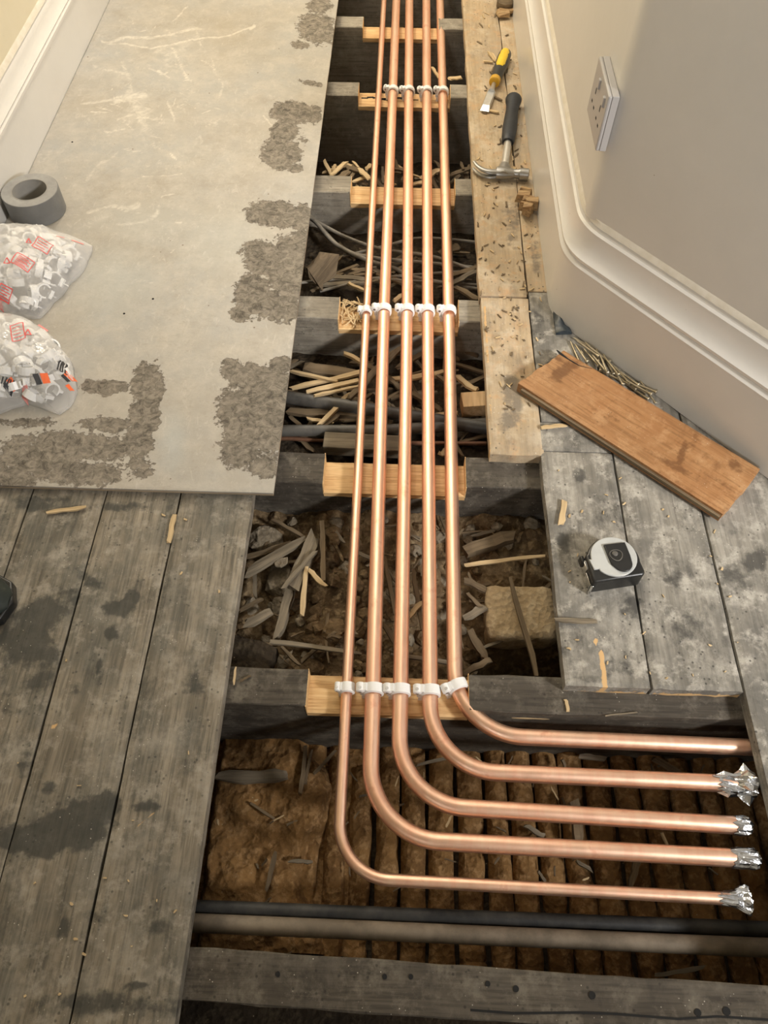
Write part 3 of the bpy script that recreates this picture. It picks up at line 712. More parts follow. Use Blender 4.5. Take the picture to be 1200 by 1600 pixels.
S2 = [(492, 838, 458, 920, -.085, 24, M_STICKG, 'thick upper half of the broken grey branch lying toward the camera', dict(th=.014, taper=.9)), (458, 915, 430, 1000, -.095, 17, M_STICKG, 'lower tapering half of the broken grey branch above the nearest joist', dict(th=.012, taper=.6)),
      (384, 896, 478, 842, -.085, 15, M_STICKG, 'grey flat lath slanting from under the left boards', dict(th=.006)), (384, 872, 455, 850, -.092, 10, M_STICK, 'short dark lath behind the slanting grey lath', dict()),
      (504, 815, 505, 908, -.075, 8, M_STICK, 'upright brown lath pointing toward the camera left of the pipes', dict()), (478, 885, 472, 962, -.078, 8, M_STICKP, 'pale narrow lath right of the broken branch', dict()),
      (483, 890, 508, 916, -.07, 8, M_STICKP, 'short bright splinter crossing beside the upright lath', dict(th=.003)), (425, 1002, 565, 1021, -.075, 7, M_STICKG, 'long thin lath lying crosswise near the nearest joist', dict(th=.004)), (610, 1022, 710, 1036, -.085, 6, M_STICKG, 'thin lath seen between the pipes near the clips', dict(th=.004)),
      (427, 812, 480, 842, -.088, 6, M_STICK, 'thin dark twig at the back left of the rubble bay', dict()), (441, 920, 492, 862, -.075, 6, M_STICKG, 'narrow sliver resting on the broken branch', dict()),
      (373, 955, 410, 935, -.09, 5, M_STICK, 'thin twig poking out under the left boards', dict()), (385, 975, 425, 955, -.088, 14, M_STICKG, 'flat grey offcut beside the left boards', dict()),
      (728, 882, 852, 868, -.075, 6, M_STICKP, 'long pale sliver right of the pipes, above the brick', dict(th=.003)), (725, 862, 800, 838, -.09, 20, M_STICK, 'thick brown branch right of the pipes at the back joist', dict(th=.014)),
      (797, 905, 841, 1057, -.07, 8, M_STICK, 'long thin dark stick leaning across the brick', dict(z2=-.06, th=.005)), (728, 907, 765, 925, -.088, 10, M_STICK, 'short stick ending at the upper left corner of the brick', dict()),
      (728, 965, 758, 947, -.085, 12, M_STICKG, 'split grey stub left of the brick', dict()), (730, 928, 750, 948, -.082, 6, M_STICK, 'thin twig angled at the left side of the brick', dict()),
      (600, 975, 622, 1015, -.085, 8, M_STICK, 'brown stick between the second and third pipes', dict()), (645, 890, 660, 985, -.085, 7, M_STICK, 'brown stick between the third and fourth pipes', dict()), (640, 962, 662, 938, -.08, 8, M_STICKP, 'pale stub between the third and fourth pipes', dict()),
      (600, 870, 618, 960, -.09, 7, M_STICK, 'dark stick between the second and third pipes at the back', dict()), (440, 1010, 468, 1040, -.09, 5, M_STICK, 'thin dark twig just behind the nearest joist', dict()), (470, 1035, 500, 1008, -.088, 6, M_STICK, 'short brown twig beside the ochre clod', dict()),
      (735, 990, 760, 1030, -.095, 12, M_STICK, 'brown offcut below the brick', dict()), (725, 1052, 768, 1030, -.085, 10, M_STICK, 'brown offcut behind the last white clip', dict())]
for x0, y0, x1, y1, z, wpx, m, lb, kw in S2: pstick(x0, y0, x1, y1, z, wpx, m, lb, **kw)
for k in range(60):
    x = random.uniform(380, 860); y = random.uniform(820, 1045); a = random.uniform(0, 3.1); l = random.uniform(12, 45)
    z = -.100
    pstick(x-l/2*math.cos(a), y-l/2*math.sin(a), x+l/2*math.cos(a), y+l/2*math.sin(a), z, random.uniform(2, 6), random.choice([M_STICK, M_STICK, M_STICKG, M_DIRT]), 'short splinter in the dirt behind the nearest notched joist', group='splinters in the rubble bay', th=.003, name='splinter', cat='splinter')
# brick
def brick(name, c, size, rz, mat, label, seed, ry=0.0):
    bm = bmesh.new(); bmesh.ops.create_cube(bm, size=1)
    bmesh.ops.subdivide_edges(bm, edges=bm.edges[:], cuts=7, use_grid_fill=True)
    off = Vector((seed*3.1, seed*1.7, seed))
    for v in bm.verts:
        q = Vector((v.co.x*size[0], v.co.y*size[1], v.co.z*size[2]))
        k = sum(abs(abs(t)-.5) < 1e-4 for t in v.co)
        sh = {1: 0, 2: .04, 3: .09}.get(k, 0)
        q *= 1-sh
        q += Vector((mnoise.noise(q*45+off), mnoise.noise(q*45+off*2), mnoise.noise(q*45-off)))*.004
        v.co = q
    for f in bm.faces: f.smooth = True
    me = D.meshes.new(name); bm.to_mesh(me); bm.free(); o = link(name, me, mat); o.location = c; o.rotation_euler = (.05, ry, rz)
    return tag(o, label, 'brick')
p = at(815, 953, -.082); brick('brick', (p.x, p.y, -.109), (.108, .088, .05), .02, M_BRICK, 'rough ochre brick half under the right boards, a dark stick across it', 4)
p = at(393, 1022, -.085); brick('brick', (p.x-.01, p.y, -.11), (.085, .055, .045), -.25, M_DARK, 'blackened brick in the corner under the left boards, its broken end orange', 9)

# third bay: laths, conduits and offcuts
def z3(x, y): p = at(x, y, -.11); return float(Z3(np.array(p.x), np.array(p.y)))
S3 = [(478, 612, 563, 594, -.075, 8, M_STICKP, 'pale grooved lath, front one of the bundle above the grey conduit', {}), (456, 606, 563, 583, -.08, 8, M_STICKP, 'pale grooved lath, rear one of the bundle above the grey conduit', {}), (490, 618, 560, 604, -.07, 5, M_STICKP, 'bright splinter at the front of the lath bundle', {}),
      (474, 574, 560, 584, -.085, 18, M_STICK, 'wide brown board scrap behind the lath bundle', {}), (454, 580, 528, 596, -.075, 5, M_STICKP, 'thin pale stick lying over the brown board scrap', {}), (538, 551, 568, 567, -.075, 7, M_STICKP, 'short pale stub left of the thin pipe under the joist', {}), (560, 566, 592, 580, -.08, 9, M_STICK, 'dark stub between the thin pipe and its neighbour', {}),
      (628, 540, 545, 622, -.072, 11, M_STICK, 'long brown lath running diagonally beneath the pipes', dict(th=.006)), (528, 645, 495, 672, -.088, 13, M_STICK, 'brown flat lath bridging the two conduits', {}), (548, 613, 500, 664, -.082, 8, M_STICKP, 'pale lath end crossing the upper conduit', {}), (580, 615, 545, 640, -.085, 6, M_STICK, 'dark lath end by the upper conduit', {}),
      (713, 588, 744, 611, -.07, 9, M_STICKP, 'pale stick slanting above the orange wood block', {}), (617, 594, 694, 582, -.08, 10, M_STICKP, 'pale lath seen between the third and fifth pipes', {}), (685, 588, 700, 600, -.075, 6, M_STICK, 'short stick end right of the fourth pipe', {}), (480, 655, 520, 660, -.09, 6, M_STICKP, 'thin curved sliver between the conduits', {}),
      (450, 644, 600, 650, -.094, 14, M_STICK, 'long brown batten lying between the two conduits', dict(th=.01)), (680, 650, 715, 645, -.085, 8, M_STICKP, 'pale wood scrap between the fourth and fifth pipes', {}), (472, 690, 486, 660, -.1, 10, M_STICK, 'brown lath stub near the sheet edge', {}), (690, 712, 700, 700, -.09, 10, M_STICKP, 'small orange offcut behind the second joist', {}), (640, 612, 690, 640, -.09, 10, M_STICK, 'brown offcut beneath the third and fourth pipes', {}), (620, 575, 660, 552, -.085, 8, M_STICK, 'dark lath below the joist between the third and fourth pipes', {})]
for x0, y0, x1, y1, z, wpx, m, lb, kw in S3: pstick(x0, y0, x1, y1, z, wpx, m, lb, **kw)
random.seed(5)
for k in range(55):
    x = random.uniform(455, 745); y = random.uniform(552, 700); a = random.gauss(.1, .6); l = random.uniform(15, 60)
    pstick(x-l/2*math.cos(a), y-l/2*math.sin(a), x+l/2*math.cos(a), y+l/2*math.sin(a), -.101+random.uniform(-.004, .006), random.uniform(3, 9), random.choice([M_STICK, M_STICK, M_STICKG]), 'old lath scrap lying around the grey conduits', group='lath scraps around the conduits', th=.004, name='lath_scrap', cat='stick')
p = at(738, 640, -.085)
tag(obj('wood_block', MB().box((p.x+.01, p.y+.008, -.078), (.062, .035, .03), Matrix.Rotation(.12, 3, 'Z')), M_FRESHY, bevel=.001), 'orange sawn wood block tucked under the right boards', 'wood')
p = at(580, 700, -.09)
tag(obj('timber_offcut', MB().box((p.x-.01, p.y+.004, -.088), (.15, .035, .024), Matrix.Rotation(-.03, 3, 'Z')), M_STICKG, bevel=.002), 'grey squared timber offcut lying along the back of the second joist', 'wood')
def pipe_px(name, pts, r, mat, label, cat, n=14, sub=6):
    P = [at(x, y, z) for x, y, z in pts]
    out = []
    for i in range(len(P)-1):
        p0, p1, p2, p3 = P[max(i-1, 0)], P[i], P[i+1], P[min(i+2, len(P)-1)]
        for k in range(sub):
            t = k/sub; out.append(.5*((2*p1)+(p2-p0)*t+(2*p0-5*p1+4*p2-p3)*t*t+(3*p1-p0-3*p2+p3)*t**3))
    out.append(P[-1])
    return tag(obj(name, MB().tube(out, r, n), mat, smooth=True, autos=50), label, cat)
pipe_px('conduit', [(380, 612, -.085), (455, 622, -.085), (560, 637, -.085), (640, 650, -.085), (757, 668, -.085), (830, 676, -.085)], .0125, M_CONDUIT, 'thick grey conduit sloping across, the one nearer the lath bundle', 'pipe')
pipe_px('conduit', [(380, 676, -.087), (450, 673, -.087), (600, 672, -.087), (757, 662, -.087), (830, 655, -.087)], .0108, M_CONDUIT, 'slimmer grey conduit lying level, the one nearer the second joist', 'pipe')
pipe_px('old_pipe', [(400, 686, -.1), (448, 685, -.1), (500, 688, -.1), (620, 692, -.1), (760, 693, -.1)], .0042, M_OLDCU, 'thin tarnished copper tube just behind the second joist', 'pipe', 10)

# fourth bay: cables and sticks
cab = [([(440, 300, -.06), (487, 340, -.07), (523, 380, -.085), (573, 406, -.09), (617, 420, -.09), (650, 434, -.092), (745, 452, -.095)], .0048, 'thick dusty cable sweeping down from the sheet edge, frontmost of the tangle'),
       ([(450, 325, -.075), (490, 345, -.08), (533, 387, -.09), (580, 402, -.095), (660, 410, -.095), (760, 420, -.095)], .0040, 'dusty cable running just behind the frontmost one'),
       ([(460, 325, -.06), (507, 353, -.075), (547, 373, -.085), (600, 390, -.09), (680, 402, -.09), (760, 430, -.092)], .0038, 'dusty cable that leaves the sheet edge highest of the tangle'),
       ([(440, 445, -.09), (507, 438, -.09), (560, 437, -.09), (640, 430, -.09), (760, 422, -.09)], .0032, 'thin cable lying level behind the third joist'),
       ([(500, 455, -.095), (540, 445, -.09), (575, 436, -.09), (660, 440, -.09), (760, 446, -.09)], .0032, 'thin cable nearest to the third joist'),
       ([(520, 405, -.1), (600, 385, -.098), (660, 372, -.095), (760, 380, -.1)], .0034, 'thin cable farthest back in the tangle')]
for pts, r, lb in cab: pipe_px('cable', pts, r, M_CABLE, lb, 'cable', 8)
S4 = [(703, 446, 746, 422, -.075, 9, M_STICKG, 'grey flat stick right of the fifth pipe, tilted over the cables', {}), (712, 448, 750, 470, -.055, 9, M_STICK, 'brown stick sliding under the tan board edge', dict(z2=-.045)), (700, 432, 745, 418, -.085, 8, M_STICK, 'dark stick behind the grey flat stick', {}), (542, 442, 572, 455, -.078, 5, M_STICKP, 'short bright splinter left of the thin pipe, over the cables', {}), (590, 428, 640, 445, -.09, 9, M_STICK, 'brown lath under the cables between the pipes', {}),
      (505, 432, 580, 437, -.088, 9, M_STICKG, 'flat grey lath lying beside the leaning board scrap', {}), (500, 446, 590, 440, -.09, 8, M_STICKG, 'second flat grey lath lying nearest the third joist', {}), (690, 395, 720, 385, -.085, 14, M_STICK, 'brown block end behind the fifth pipe', {}), (615, 470, 642, 455, -.07, 8, M_STICKP, 'pale splinter beside the notch of the third joist', {})]
for x0, y0, x1, y1, z, wpx, m, lb, kw in S4: pstick(x0, y0, x1, y1, z, wpx, m, lb, **kw)
for k in range(30):
    x = random.uniform(490, 740); y = random.uniform(390, 455); a = random.gauss(0, .5); l = random.uniform(15, 50)
    pstick(x-l/2*math.cos(a), y-l/2*math.sin(a), x+l/2*math.cos(a), y+l/2*math.sin(a), -.103+random.uniform(-.004, .006), random.uniform(3, 8), random.choice([M_STICK, M_STICK, M_STICKG]), 'old lath scrap lying under the cables', group='lath scraps under the cables', th=.004, name='lath_scrap', cat='stick')
p = at(490, 440, -.07); q = at(515, 408, -.045)
stick(p, q, .055, .006, M_STICK, 'brown board scrap leaning against the sheet side, behind the third joist', name='board_scrap', cat='wood', roll=1.0)
# fifth bay: shavings
S5 = [(517, 275, 541, 252, -.055, 6), (528, 280, 545, 266, -.05, 9), (560, 262, 578, 280, -.05, 8), (545, 262, 568, 268, -.06, 10), (552, 285, 575, 274, -.06, 6), (575, 295, 600, 300, -.055, 8), (660, 280, 690, 262, -.06, 10), (690, 285, 700, 268, -.06, 6), (600, 275, 615, 290, -.055, 7), (520, 262, 560, 258, -.07, 6), (640, 290, 668, 282, -.06, 7), (700, 275, 735, 262, -.065, 7), (505, 270, 530, 262, -.07, 6), (610, 262, 640, 268, -.065, 6)]
for k, (x0, y0, x1, y1, z, wpx) in enumerate(S5):
    pstick(x0, y0, x1, y1, z, wpx, M_STICKP if k % 2 == 0 else M_STICK, 'curled wood shaving heaped behind the joist below the hammer', group='wood shavings behind the fourth joist', th=.003, name='wood_shaving', cat='shaving')
for k in range(45):
    x = random.uniform(500, 735); y = random.uniform(256, 298); a = random.uniform(0, 3); l = random.uniform(8, 26)
    pstick(x-l/2*math.cos(a), y-l/2*math.sin(a), x+l/2*math.cos(a), y+l/2*math.sin(a), -.085+random.uniform(0, .025), random.uniform(3, 7), random.choice([M_STICK, M_STICKP, M_STICKG, M_STICK]), 'curled wood shaving heaped behind the joist below the hammer', group='wood shavings behind the fourth joist', th=.003, name='wood_shaving', cat='shaving')

# first bay: two old pipes and twigs on the laths
def straight(name, x0, y0, x1, y1, z, r, mat, label):
    p, q = at(x0, y0, z), at(x1, y1, z); d = (q-p)
    return tag(obj(name, MB().tube([p-d*.35, p, p+d*.25, p+d*.5, p+d*.75, q, q+d*.2], r, 18), mat, smooth=True, autos=50), label, 'pipe')
straight('old_pipe', 303, 1442, 1200, 1481, -.115, .0112, M_IRON, 'old rusty grey iron pipe crossing the front bay behind the plain joist')
straight('old_pipe', 303, 1418, 1200, 1452, -.124, .0095, M_BLACKP, 'old black pipe lying just behind the rusty grey pipe')
S1 = [(478, 1165, 470, 1240, -.175, 6, M_STICK, 'brown twig under the second joist pointing at the camera left of the thin pipe', {}), (487, 1170, 476, 1225, -.178, 4, M_STICK, 'thin twig beside the brown twig left of the thin pipe', {}), (335, 1214, 452, 1212, -.178, 17, M_STICKG, 'flat dusty lath lying crosswise at the left of the front bay', dict(th=.008)), (525, 1172, 490, 1210, -.176, 4, M_STICK, 'dark twig slanting just left of the thin pipe', {}),
      (390, 1254, 428, 1280, -.172, 4, M_STICK, 'dark twig lying slantwise in the dust cake', {}), (430, 1330, 418, 1390, -.174, 6, M_STICK, 'dark twig standing out of the dust near the old pipes', {}), (452, 1344, 488, 1348, -.18, 5, M_STICKG, 'small grey splinter across a lath gap', {}),
      (906, 1180, 945, 1186, -.185, 7, M_STICKG, 'grey chip right under the fifth pipe, on the laths', {}), (1020, 1184, 1062, 1208, -.185, 9, M_STICK, 'brown lath stub under the fourth pipe near its foil', {}), (878, 1186, 884, 1200, -.186, 4, M_STICK, 'tiny brown splinter between the fifth and fourth pipes', {}), (820, 1288, 850, 1308, -.185, 7, M_STICKG, 'grey splinter under the third pipe', {}),
      (900, 1256, 905, 1320, -.183, 14, M_STICK, 'square brown lath end standing between the third and fourth pipes', dict(th=.012)), (900, 1345, 925, 1360, -.185, 5, M_STICKG, 'grey splinter under the second pipe', {}), (840, 1360, 852, 1378, -.185, 4, M_STICKG, 'thin splinter between the second and first pipes', {}), (1000, 1330, 985, 1388, -.185, 9, M_STICK, 'brown lath stub between the second and first pipes', {}), (1034, 1300, 1042, 1320, -.184, 3, M_STICKP, 'thin bright splinter right of the middle of the third pipe', {}), (650, 1196, 715, 1180, -.18, 4, M_STICKG, 'grey sliver between the third and fourth pipe bends', {}),
      (1025, 1524, 1100, 1512, -.185, 5, M_STICKG, 'grey splinter in the dark beyond the plain joist at the right', {}), (430, 1497, 455, 1490, -.18, 4, M_STICK, 'tiny dark splinter below the rusty grey pipe', {})]
for x0, y0, x1, y1, z, wpx, m, lb, kw in S1: pstick(x0, y0, x1, y1, z, wpx, m, lb, **kw)
random.seed(19)
for k in range(46):
    x = random.uniform(335, 1120); y = random.uniform(1180, 1410); a = random.uniform(0, 3); l = random.uniform(6, 26)
    pstick(x-l/2*math.cos(a), y-l/2*math.sin(a), x+l/2*math.cos(a), y+l/2*math.sin(a), -.184 if x < 480 else -.194, random.uniform(1.5, 3.5), random.choice([M_STICK, M_STICKG, M_STICK, M_STICKP]), 'tiny splinter in the dust of the front bay', group='splinters on the laths of the front bay', th=.002, name='splinter', cat='splinter')

# ------------------------------------------------------------------ copper pipes
def arc_path(pts_v, xv, yh, R, xe, ye, z):
    """down the run, round the bend, off to the right"""
    out = [Vector((x, y, z)) for x, y in pts_v]
    dx = (pts_v[-1][0]-pts_v[-2][0]); 
    c = Vector((xv+R, yh+R, z))
    for i in range(17):
        a = PI+PI/2*i/16; out.append(c+Vector((math.cos(a), math.sin(a), 0))*R)
    for i in range(1, 6):
        t = i/5; out.append(Vector((xv+R+(xe-xv-R)*t, yh+(ye-yh)*t, z)))
    return out
def run(xa, xb, xc, ye):
    """x at y = 3.0/2.38, 1.10 and the bend"""
    ys = np.linspace(3.1, ye, 14); o = []
    for y in ys:
        if y > 1.10: x = xb+(xa-xb)*(y-1.10)/1.28
        else: x = xc+(xb-xc)*(y-ye)/(1.10-ye)
        o.append((x, y))
    return o
PIPES = [  # far x, mid x, near x, y of the cross run near/end, bend radius, end x, radius, z
    (-.0670, -.0620, -.0565, .1335, .1255, .066, .425, .0075, -.0356, 'slim copper pipe, outermost of the five bends, with a flared foil end', 'pipe'),
    (-.0315, -.0280, -.0197, .1785, .1705, .092, .452, .011, -.030, 'copper pipe second from the left, nearest inside the slim pipe', 'pipe'),
    (.0050, .0165, .0175, .2195, .2090, .088, .457, .011, -.030, 'middle one of the five copper pipes, with a small neat foil cap', 'pipe'),
    (.0525, .0556, .0585, .2650, .2605, .088, .457, .011, -.030, 'copper pipe second from the right, with a big crumpled foil knot', 'pipe'),
    (.0915, .0965, .0935, .3140, .3090, .092, .560, .011, -.0335, 'rightmost copper pipe, turning under the right boards without foil', 'pipe')]
PIPE_O = []
for (xa, xb, xc, yh, ye, R, xe, r, z, lb, cat) in PIPES:
    root = empty('copper_pipe', (xc, 1.0, z-r), label=lb, cat=cat, group='five copper pipes laid across the notched joists')
    pts = arc_path(run(xa, xb, xc, yh+R), xc, yh, R, xe, ye, z)
    t = obj('tube', MB().tube(pts, r, 24, cap=True), M_COPPER, root, smooth=True, autos=60)
    PIPE_O.append((root, Vector((xe, ye, z)), r))
def foil_cap(root, end, r, kind, seed):
    rn = random.Random(seed); n = 26; vs = []; fs = []
    prof = {'neat': [(-.016, 1.06), (-.008, 1.10), (-.002, 1.08), (.003, 1.0), (.006, .7), (.007, .25)],
            'cap': [(-.020, 1.05), (-.012, 1.10), (-.003, 1.12), (.006, 1.15), (.010, 1.05), (.011, .5)],
            'knot': [(-.026, 1.08), (-.014, 1.25), (-.004, 1.2), (.004, 1.5), (.012, 1.8), (.020, 1.6), (.024, .8), (.025, .2)],
            'flare': [(-.016, 1.05), (-.006, 1.12), (.003, 1.25), (.011, 1.7), (.018, 2.1), (.021, 2.0), (.019, .6)]}[kind]
    amp = {'neat': .10, 'cap': .12, 'knot': .45, 'flare': .30}[kind]
    for i, (dx, s) in enumerate(prof):
        for k in range(n):
            a = 2*PI*k/n
            q = Vector((dx*60, math.cos(a)*1.6, math.sin(a)*1.6+seed))
            w2 = 1+amp*(mnoise.noise(q*1.5)+.8*mnoise.noise(q*3.3))*(0.3 if i < 1 else 1)+(.06 if k % 2 else 0)*(i > 0)
            flat = .55 if kind == 'flare' and i > 2 else 1
            jx = (rn.uniform(-.004, .004) if i in (0, len(prof)-1) else rn.uniform(-.0012, .0012))*(2 if kind == 'knot' else 1)
            vs.append(end+Vector((dx+jx, math.cos(a)*r*s*w2*(1 if kind != 'flare' else 1), math.sin(a)*r*s*w2*flat)))
    m = len(prof)
    for i in range(m-1):
        for k in range(n): fs.append((i*n+k, i*n+(k+1) % n, (i+1)*n+(k+1) % n, (i+1)*n+k))
    fs.append(tuple((m-1)*n+k for k in range(n)))
    o = obj('foil_cap', (np.array([tuple(v) for v in vs]), fs), M_FOIL, root, smooth=False); o['label'] = 'crinkled silver foil tape sealing the pipe end'
for k, kd in ((0, 'flare'), (1, 'cap'), (2, 'neat'), (3, 'knot')): foil_cap(*PIPE_O[k], kd, 3+k)

# ------------------------------------------------------------------ pipe clips
def clip_meshes(ri, name):
    s = ri/.0112; ro = ri+.0030; wd = .0155; cz = .008+ri+.0008
    bnd = MB(); n = 28
    vs = []; fs = []
    for k in range(n):
        a = 2*PI*k/n
        for rr, y in ((ri, -wd/2), (ro, -wd/2+.0012), (ro+.0004, 0), (ro, wd/2-.0012), (ri, wd/2)):
            vs.append((rr*math.cos(a), y, cz+rr*math.sin(a)))
    for k in range(n):
        k2 = (k+1) % n
        for j in range(5): j2 = (j+1) % 5; fs.append((k*5+j, k2*5+j, k2*5+j2, k*5+j2))
    bnd.add(vs, fs)
    bnd.box((0, 0, .0042), (ri*1.5, wd*.9, .0084))
    bnd.box((-ro+.0005, 0, .006), (.006*s, wd*.86, .012))
    bm_ = new_mesh(name+'_band', bnd.v, bnd.f, True); bm_.set_sharp_from_angle(angle=.7)
    lug = MB(); x0 = -ro-.0042*s
    lug.lathe([(.0050*s, -wd*.42), (.0062*s, -wd*.36), (.0062*s, wd*.36), (.0050*s, wd*.42)], 18, Matrix.Rotation(PI/2, 3, 'X'), (x0, 0, cz+.0075*s))
    lug.box((x0+.004*s, 0, cz+.0098*s), (.010*s, wd*.72, .0052*s), Matrix.Rotation(-.25, 3, 'Y'))
    lug.box((x0+.0015*s, 0, cz-.002), (.004*s, wd*.6, .016*s))
    lm = new_mesh(name+'_latch', lug.v, lug.f, True); lm.set_sharp_from_angle(angle=.7)
    pin = MB(); pin.lathe([(.0021*s, 0), (.0021*s, .0010)], 12, Matrix.Rotation(PI/2, 3, 'X'), (x0, -wd*.42, cz+.0075*s))
    pin.lathe([(.0021*s, 0), (.0021*s, .0010)], 12, None, (x0-.0006, -.002, cz+.0132*s))
    pm = new_mesh(name+'_pin', pin.v, pin.f)
    bm_.materials.append(M_WHITE); lm.materials.append(M_WHITE); pm.materials.append(M_PIN)
    return bm_, lm, pm
CL22 = clip_meshes(.0112, 'clip'); CL15 = clip_meshes(.0077, 'clip_small')
def clip(x, y, rz, small, label):
    ms = CL15 if small else CL22
    root = empty('pipe_clip', (x, y, NZ+.0022-.0008), label=label, cat='clip', group='white clips holding the copper pipes'); root.rotation_euler = (0, 0, rz)
    for nm, me in zip(('band', 'latch', 'pin'), ms): link(nm, me, None, root)
names = ['slim', 'second', 'middle', 'fourth', 'rightmost']
for k, x in enumerate((-.0565, -.0197, .0176, .0590, .0965)):
    clip(x, (.374, .372, .372, .372, .381)[k], (0, 0, 0, 0, .38)[k], k == 0, 'white clip gripping the %s copper pipe on the nearest notched joist' % names[k])
for k, x in enumerate((-.0620, -.0280, .0165, .0556, .0965)):
    clip(x, 1.128, (0, .0, .0, 0, 0)[k], k == 0, 'white clip gripping the %s copper pipe on the joist with straw shavings' % names[k])
for k, x in enumerate((-.0296, .0100, .0540, .0940)):
    clip(x, 1.905, (-.1, .1, .08, -.05)[k], False, 'white clip gripping the %s copper pipe on the split far joist' % names[k+1])

# ------------------------------------------------------------------ loose things on the boards
# loose orange plank
pc = [at(808, 598, .021), at(885, 548, .021), at(1190, 735, .021), at(1130, 801, .021)]
d = ((pc[2]-pc[1])+(pc[3]-pc[0])).normalized(); a = Vector((-d.y, d.x, 0))
L = (((pc[2]-pc[1]).length+(pc[3]-pc[0]).length)/2); W = ((pc[1]-pc[0]).length+(pc[2]-pc[3]).length)/2
c = sum(pc, Vector())/4
PL = empty('loose_plank', (c.x, c.y, .0005), label='loose orange pine plank lying askew against the angled skirting', cat='plank')
PL.rotation_euler = (0, 0, math.atan2(d.y, d.x))
nx, ny = 90, 26
U, V = np.meshgrid(np.linspace(-L/2, L/2, nx), np.linspace(-W/2, W/2, ny))
Zp = .0205+.0006*(fbm(U*20, V*60, 80)-.5)*2
Zp[0, :] -= .0012; Zp[-1, :] -= .0015
U = U+(np.abs(U) > L/2-.001)*(.004*(fbm(V*70, V*0+2, 82)-.5)*2+ (np.sign(U) < 0)*V*.10)
top = np.stack([U, V, Zp], -1).reshape(-1, 3); n0 = len(top)
bi = list(range(nx))+[j*nx+nx-1 for j in range(1, ny)]+[(ny-1)*nx+q for q in range(nx-2, -1, -1)]+[j*nx for j in range(ny-2, 0, -1)]
bot = top[bi].copy(); bot[:, 2] = 0.0
fs = [(j*nx+i, j*nx+i+1, (j+1)*nx+i+1, (j+1)*nx+i) for j in range(ny-1) for i in range(nx-1)]
fs += [(bi[(q+1) % len(bi)], bi[q], n0+q, n0+(q+1) % len(bi)) for q in range(len(bi))]+[tuple(range(n0+len(bi)-1, n0-1, -1))]
vs = np.vstack([top, bot])
ca, sa = math.cos(PL.rotation_euler.z), math.sin(PL.rotation_euler.z)
wv = np.stack([c.x+vs[:, 0]*ca-vs[:, 1]*sa, c.y+vs[:, 0]*sa+vs[:, 1]*ca, vs[:, 2]+.0005], -1)
px, py = to_px(wv)
stn = blobs(px, py, [(880, 580, 34, 14, -35, .55), (850, 590, 14, 20, 0, .4), (930, 640, 50, 6, 35, .45), (1040, 720, 60, 7, 30, .55), (1065, 710, 8, 30, 20, .6), (1085, 690, 10, 18, 20, .5), (1120, 750, 40, 8, 35, .5), (1150, 730, 20, 14, 30, .45), (990, 610, 60, 8, 33, .45), (960, 655, 20, 5, 35, .5), (870, 560, 14, 6, 30, .6)])
me = new_mesh('plank_body', vs, fs, attrs={'stain': stn, 'bare': np.zeros(len(vs))}); link('plank_body', me, M_PLANK, PL)
b = MB(); b.box((0, -W/2-.0022, .0115), (L*.985, .0048, .006)); me = new_mesh('tongue', b.v, b.f); link('tongue', me, M_STICK, PL)['label'] = 'dark worn tongue along the front edge'
b = MB(); cr = [(870, 547), (875, 552), (888, 561), (905, 571), (925, 576)]
cp = [at(x, y, .0217) for x, y in cr]; Mi = Matrix.Translation((c.x, c.y, .0005)) @ Matrix.Rotation(PL.rotation_euler.z, 4, 'Z'); Mi = Mi.inverted()
cp = [Mi @ p for p in cp]; b.tube(cp, [.0012, .0028, .0012, .0008, .0003], 6, squash=(1, .3)); me = new_mesh('crack', b.v, b.f); link('crack', me, M_HOLE, PL)

# screws between plank and skirting
def screw_mesh():
    b = MB(); b.lathe([(.0, .0), (.0012, .004), (.0019, .008), (.0019, .046), (.0024, .048), (.0042, .0515), (.0042, .0522), (.0, .0522)], 8)
    return new_mesh('screw', b.v, b.f, True)
SM = screw_mesh(); SM.materials.append(M_SCREW)
random.seed(23)
A0, A1 = Vector((.322, 1.012, 0)), Vector((.452, .872, 0)); wd_ = (A1-A0).normalized(); wn = Vector((-wd_.y, wd_.x, 0))
if wn.x > 0: wn = -wn
scr = [(893, 537, 903, 560), (900, 540, 915, 562), (905, 535, 930, 553), (915, 548, 932, 568), (933, 549, 938, 575), (938, 555, 948, 580), (942, 552, 958, 584), (957, 570, 985, 600), (958, 575, 968, 592), (968, 590, 985, 602), (978, 593, 1003, 610), (985, 598, 1010, 612), (1008, 606, 1016, 618), (995, 600, 1012, 607), (925, 545, 945, 560), (950, 585, 972, 595), (910, 552, 920, 575), (948, 562, 962, 580), (897, 528, 930, 548), (970, 582, 990, 596), (930, 560, 945, 578), (985, 604, 1005, 618), (920, 540, 938, 556)]
for k, (x0, y0, x1, y1) in enumerate(scr):
    z = .004+.005*(k % 3); p, q = at(x0, y0, z), at(x1, y1, z+.004*((k % 2)*2-1)*.6)
    dv = (q-p).normalized(); m = (p+q)/2
    o = link('screw', SM, None); o.rotation_euler = dv.to_track_quat('Z', 'Y').to_euler(); o.location = m-dv*.026
    tag(o, 'brassy screw in the heap between the orange plank and the skirting', 'screw', 'screws heaped behind the orange plank')

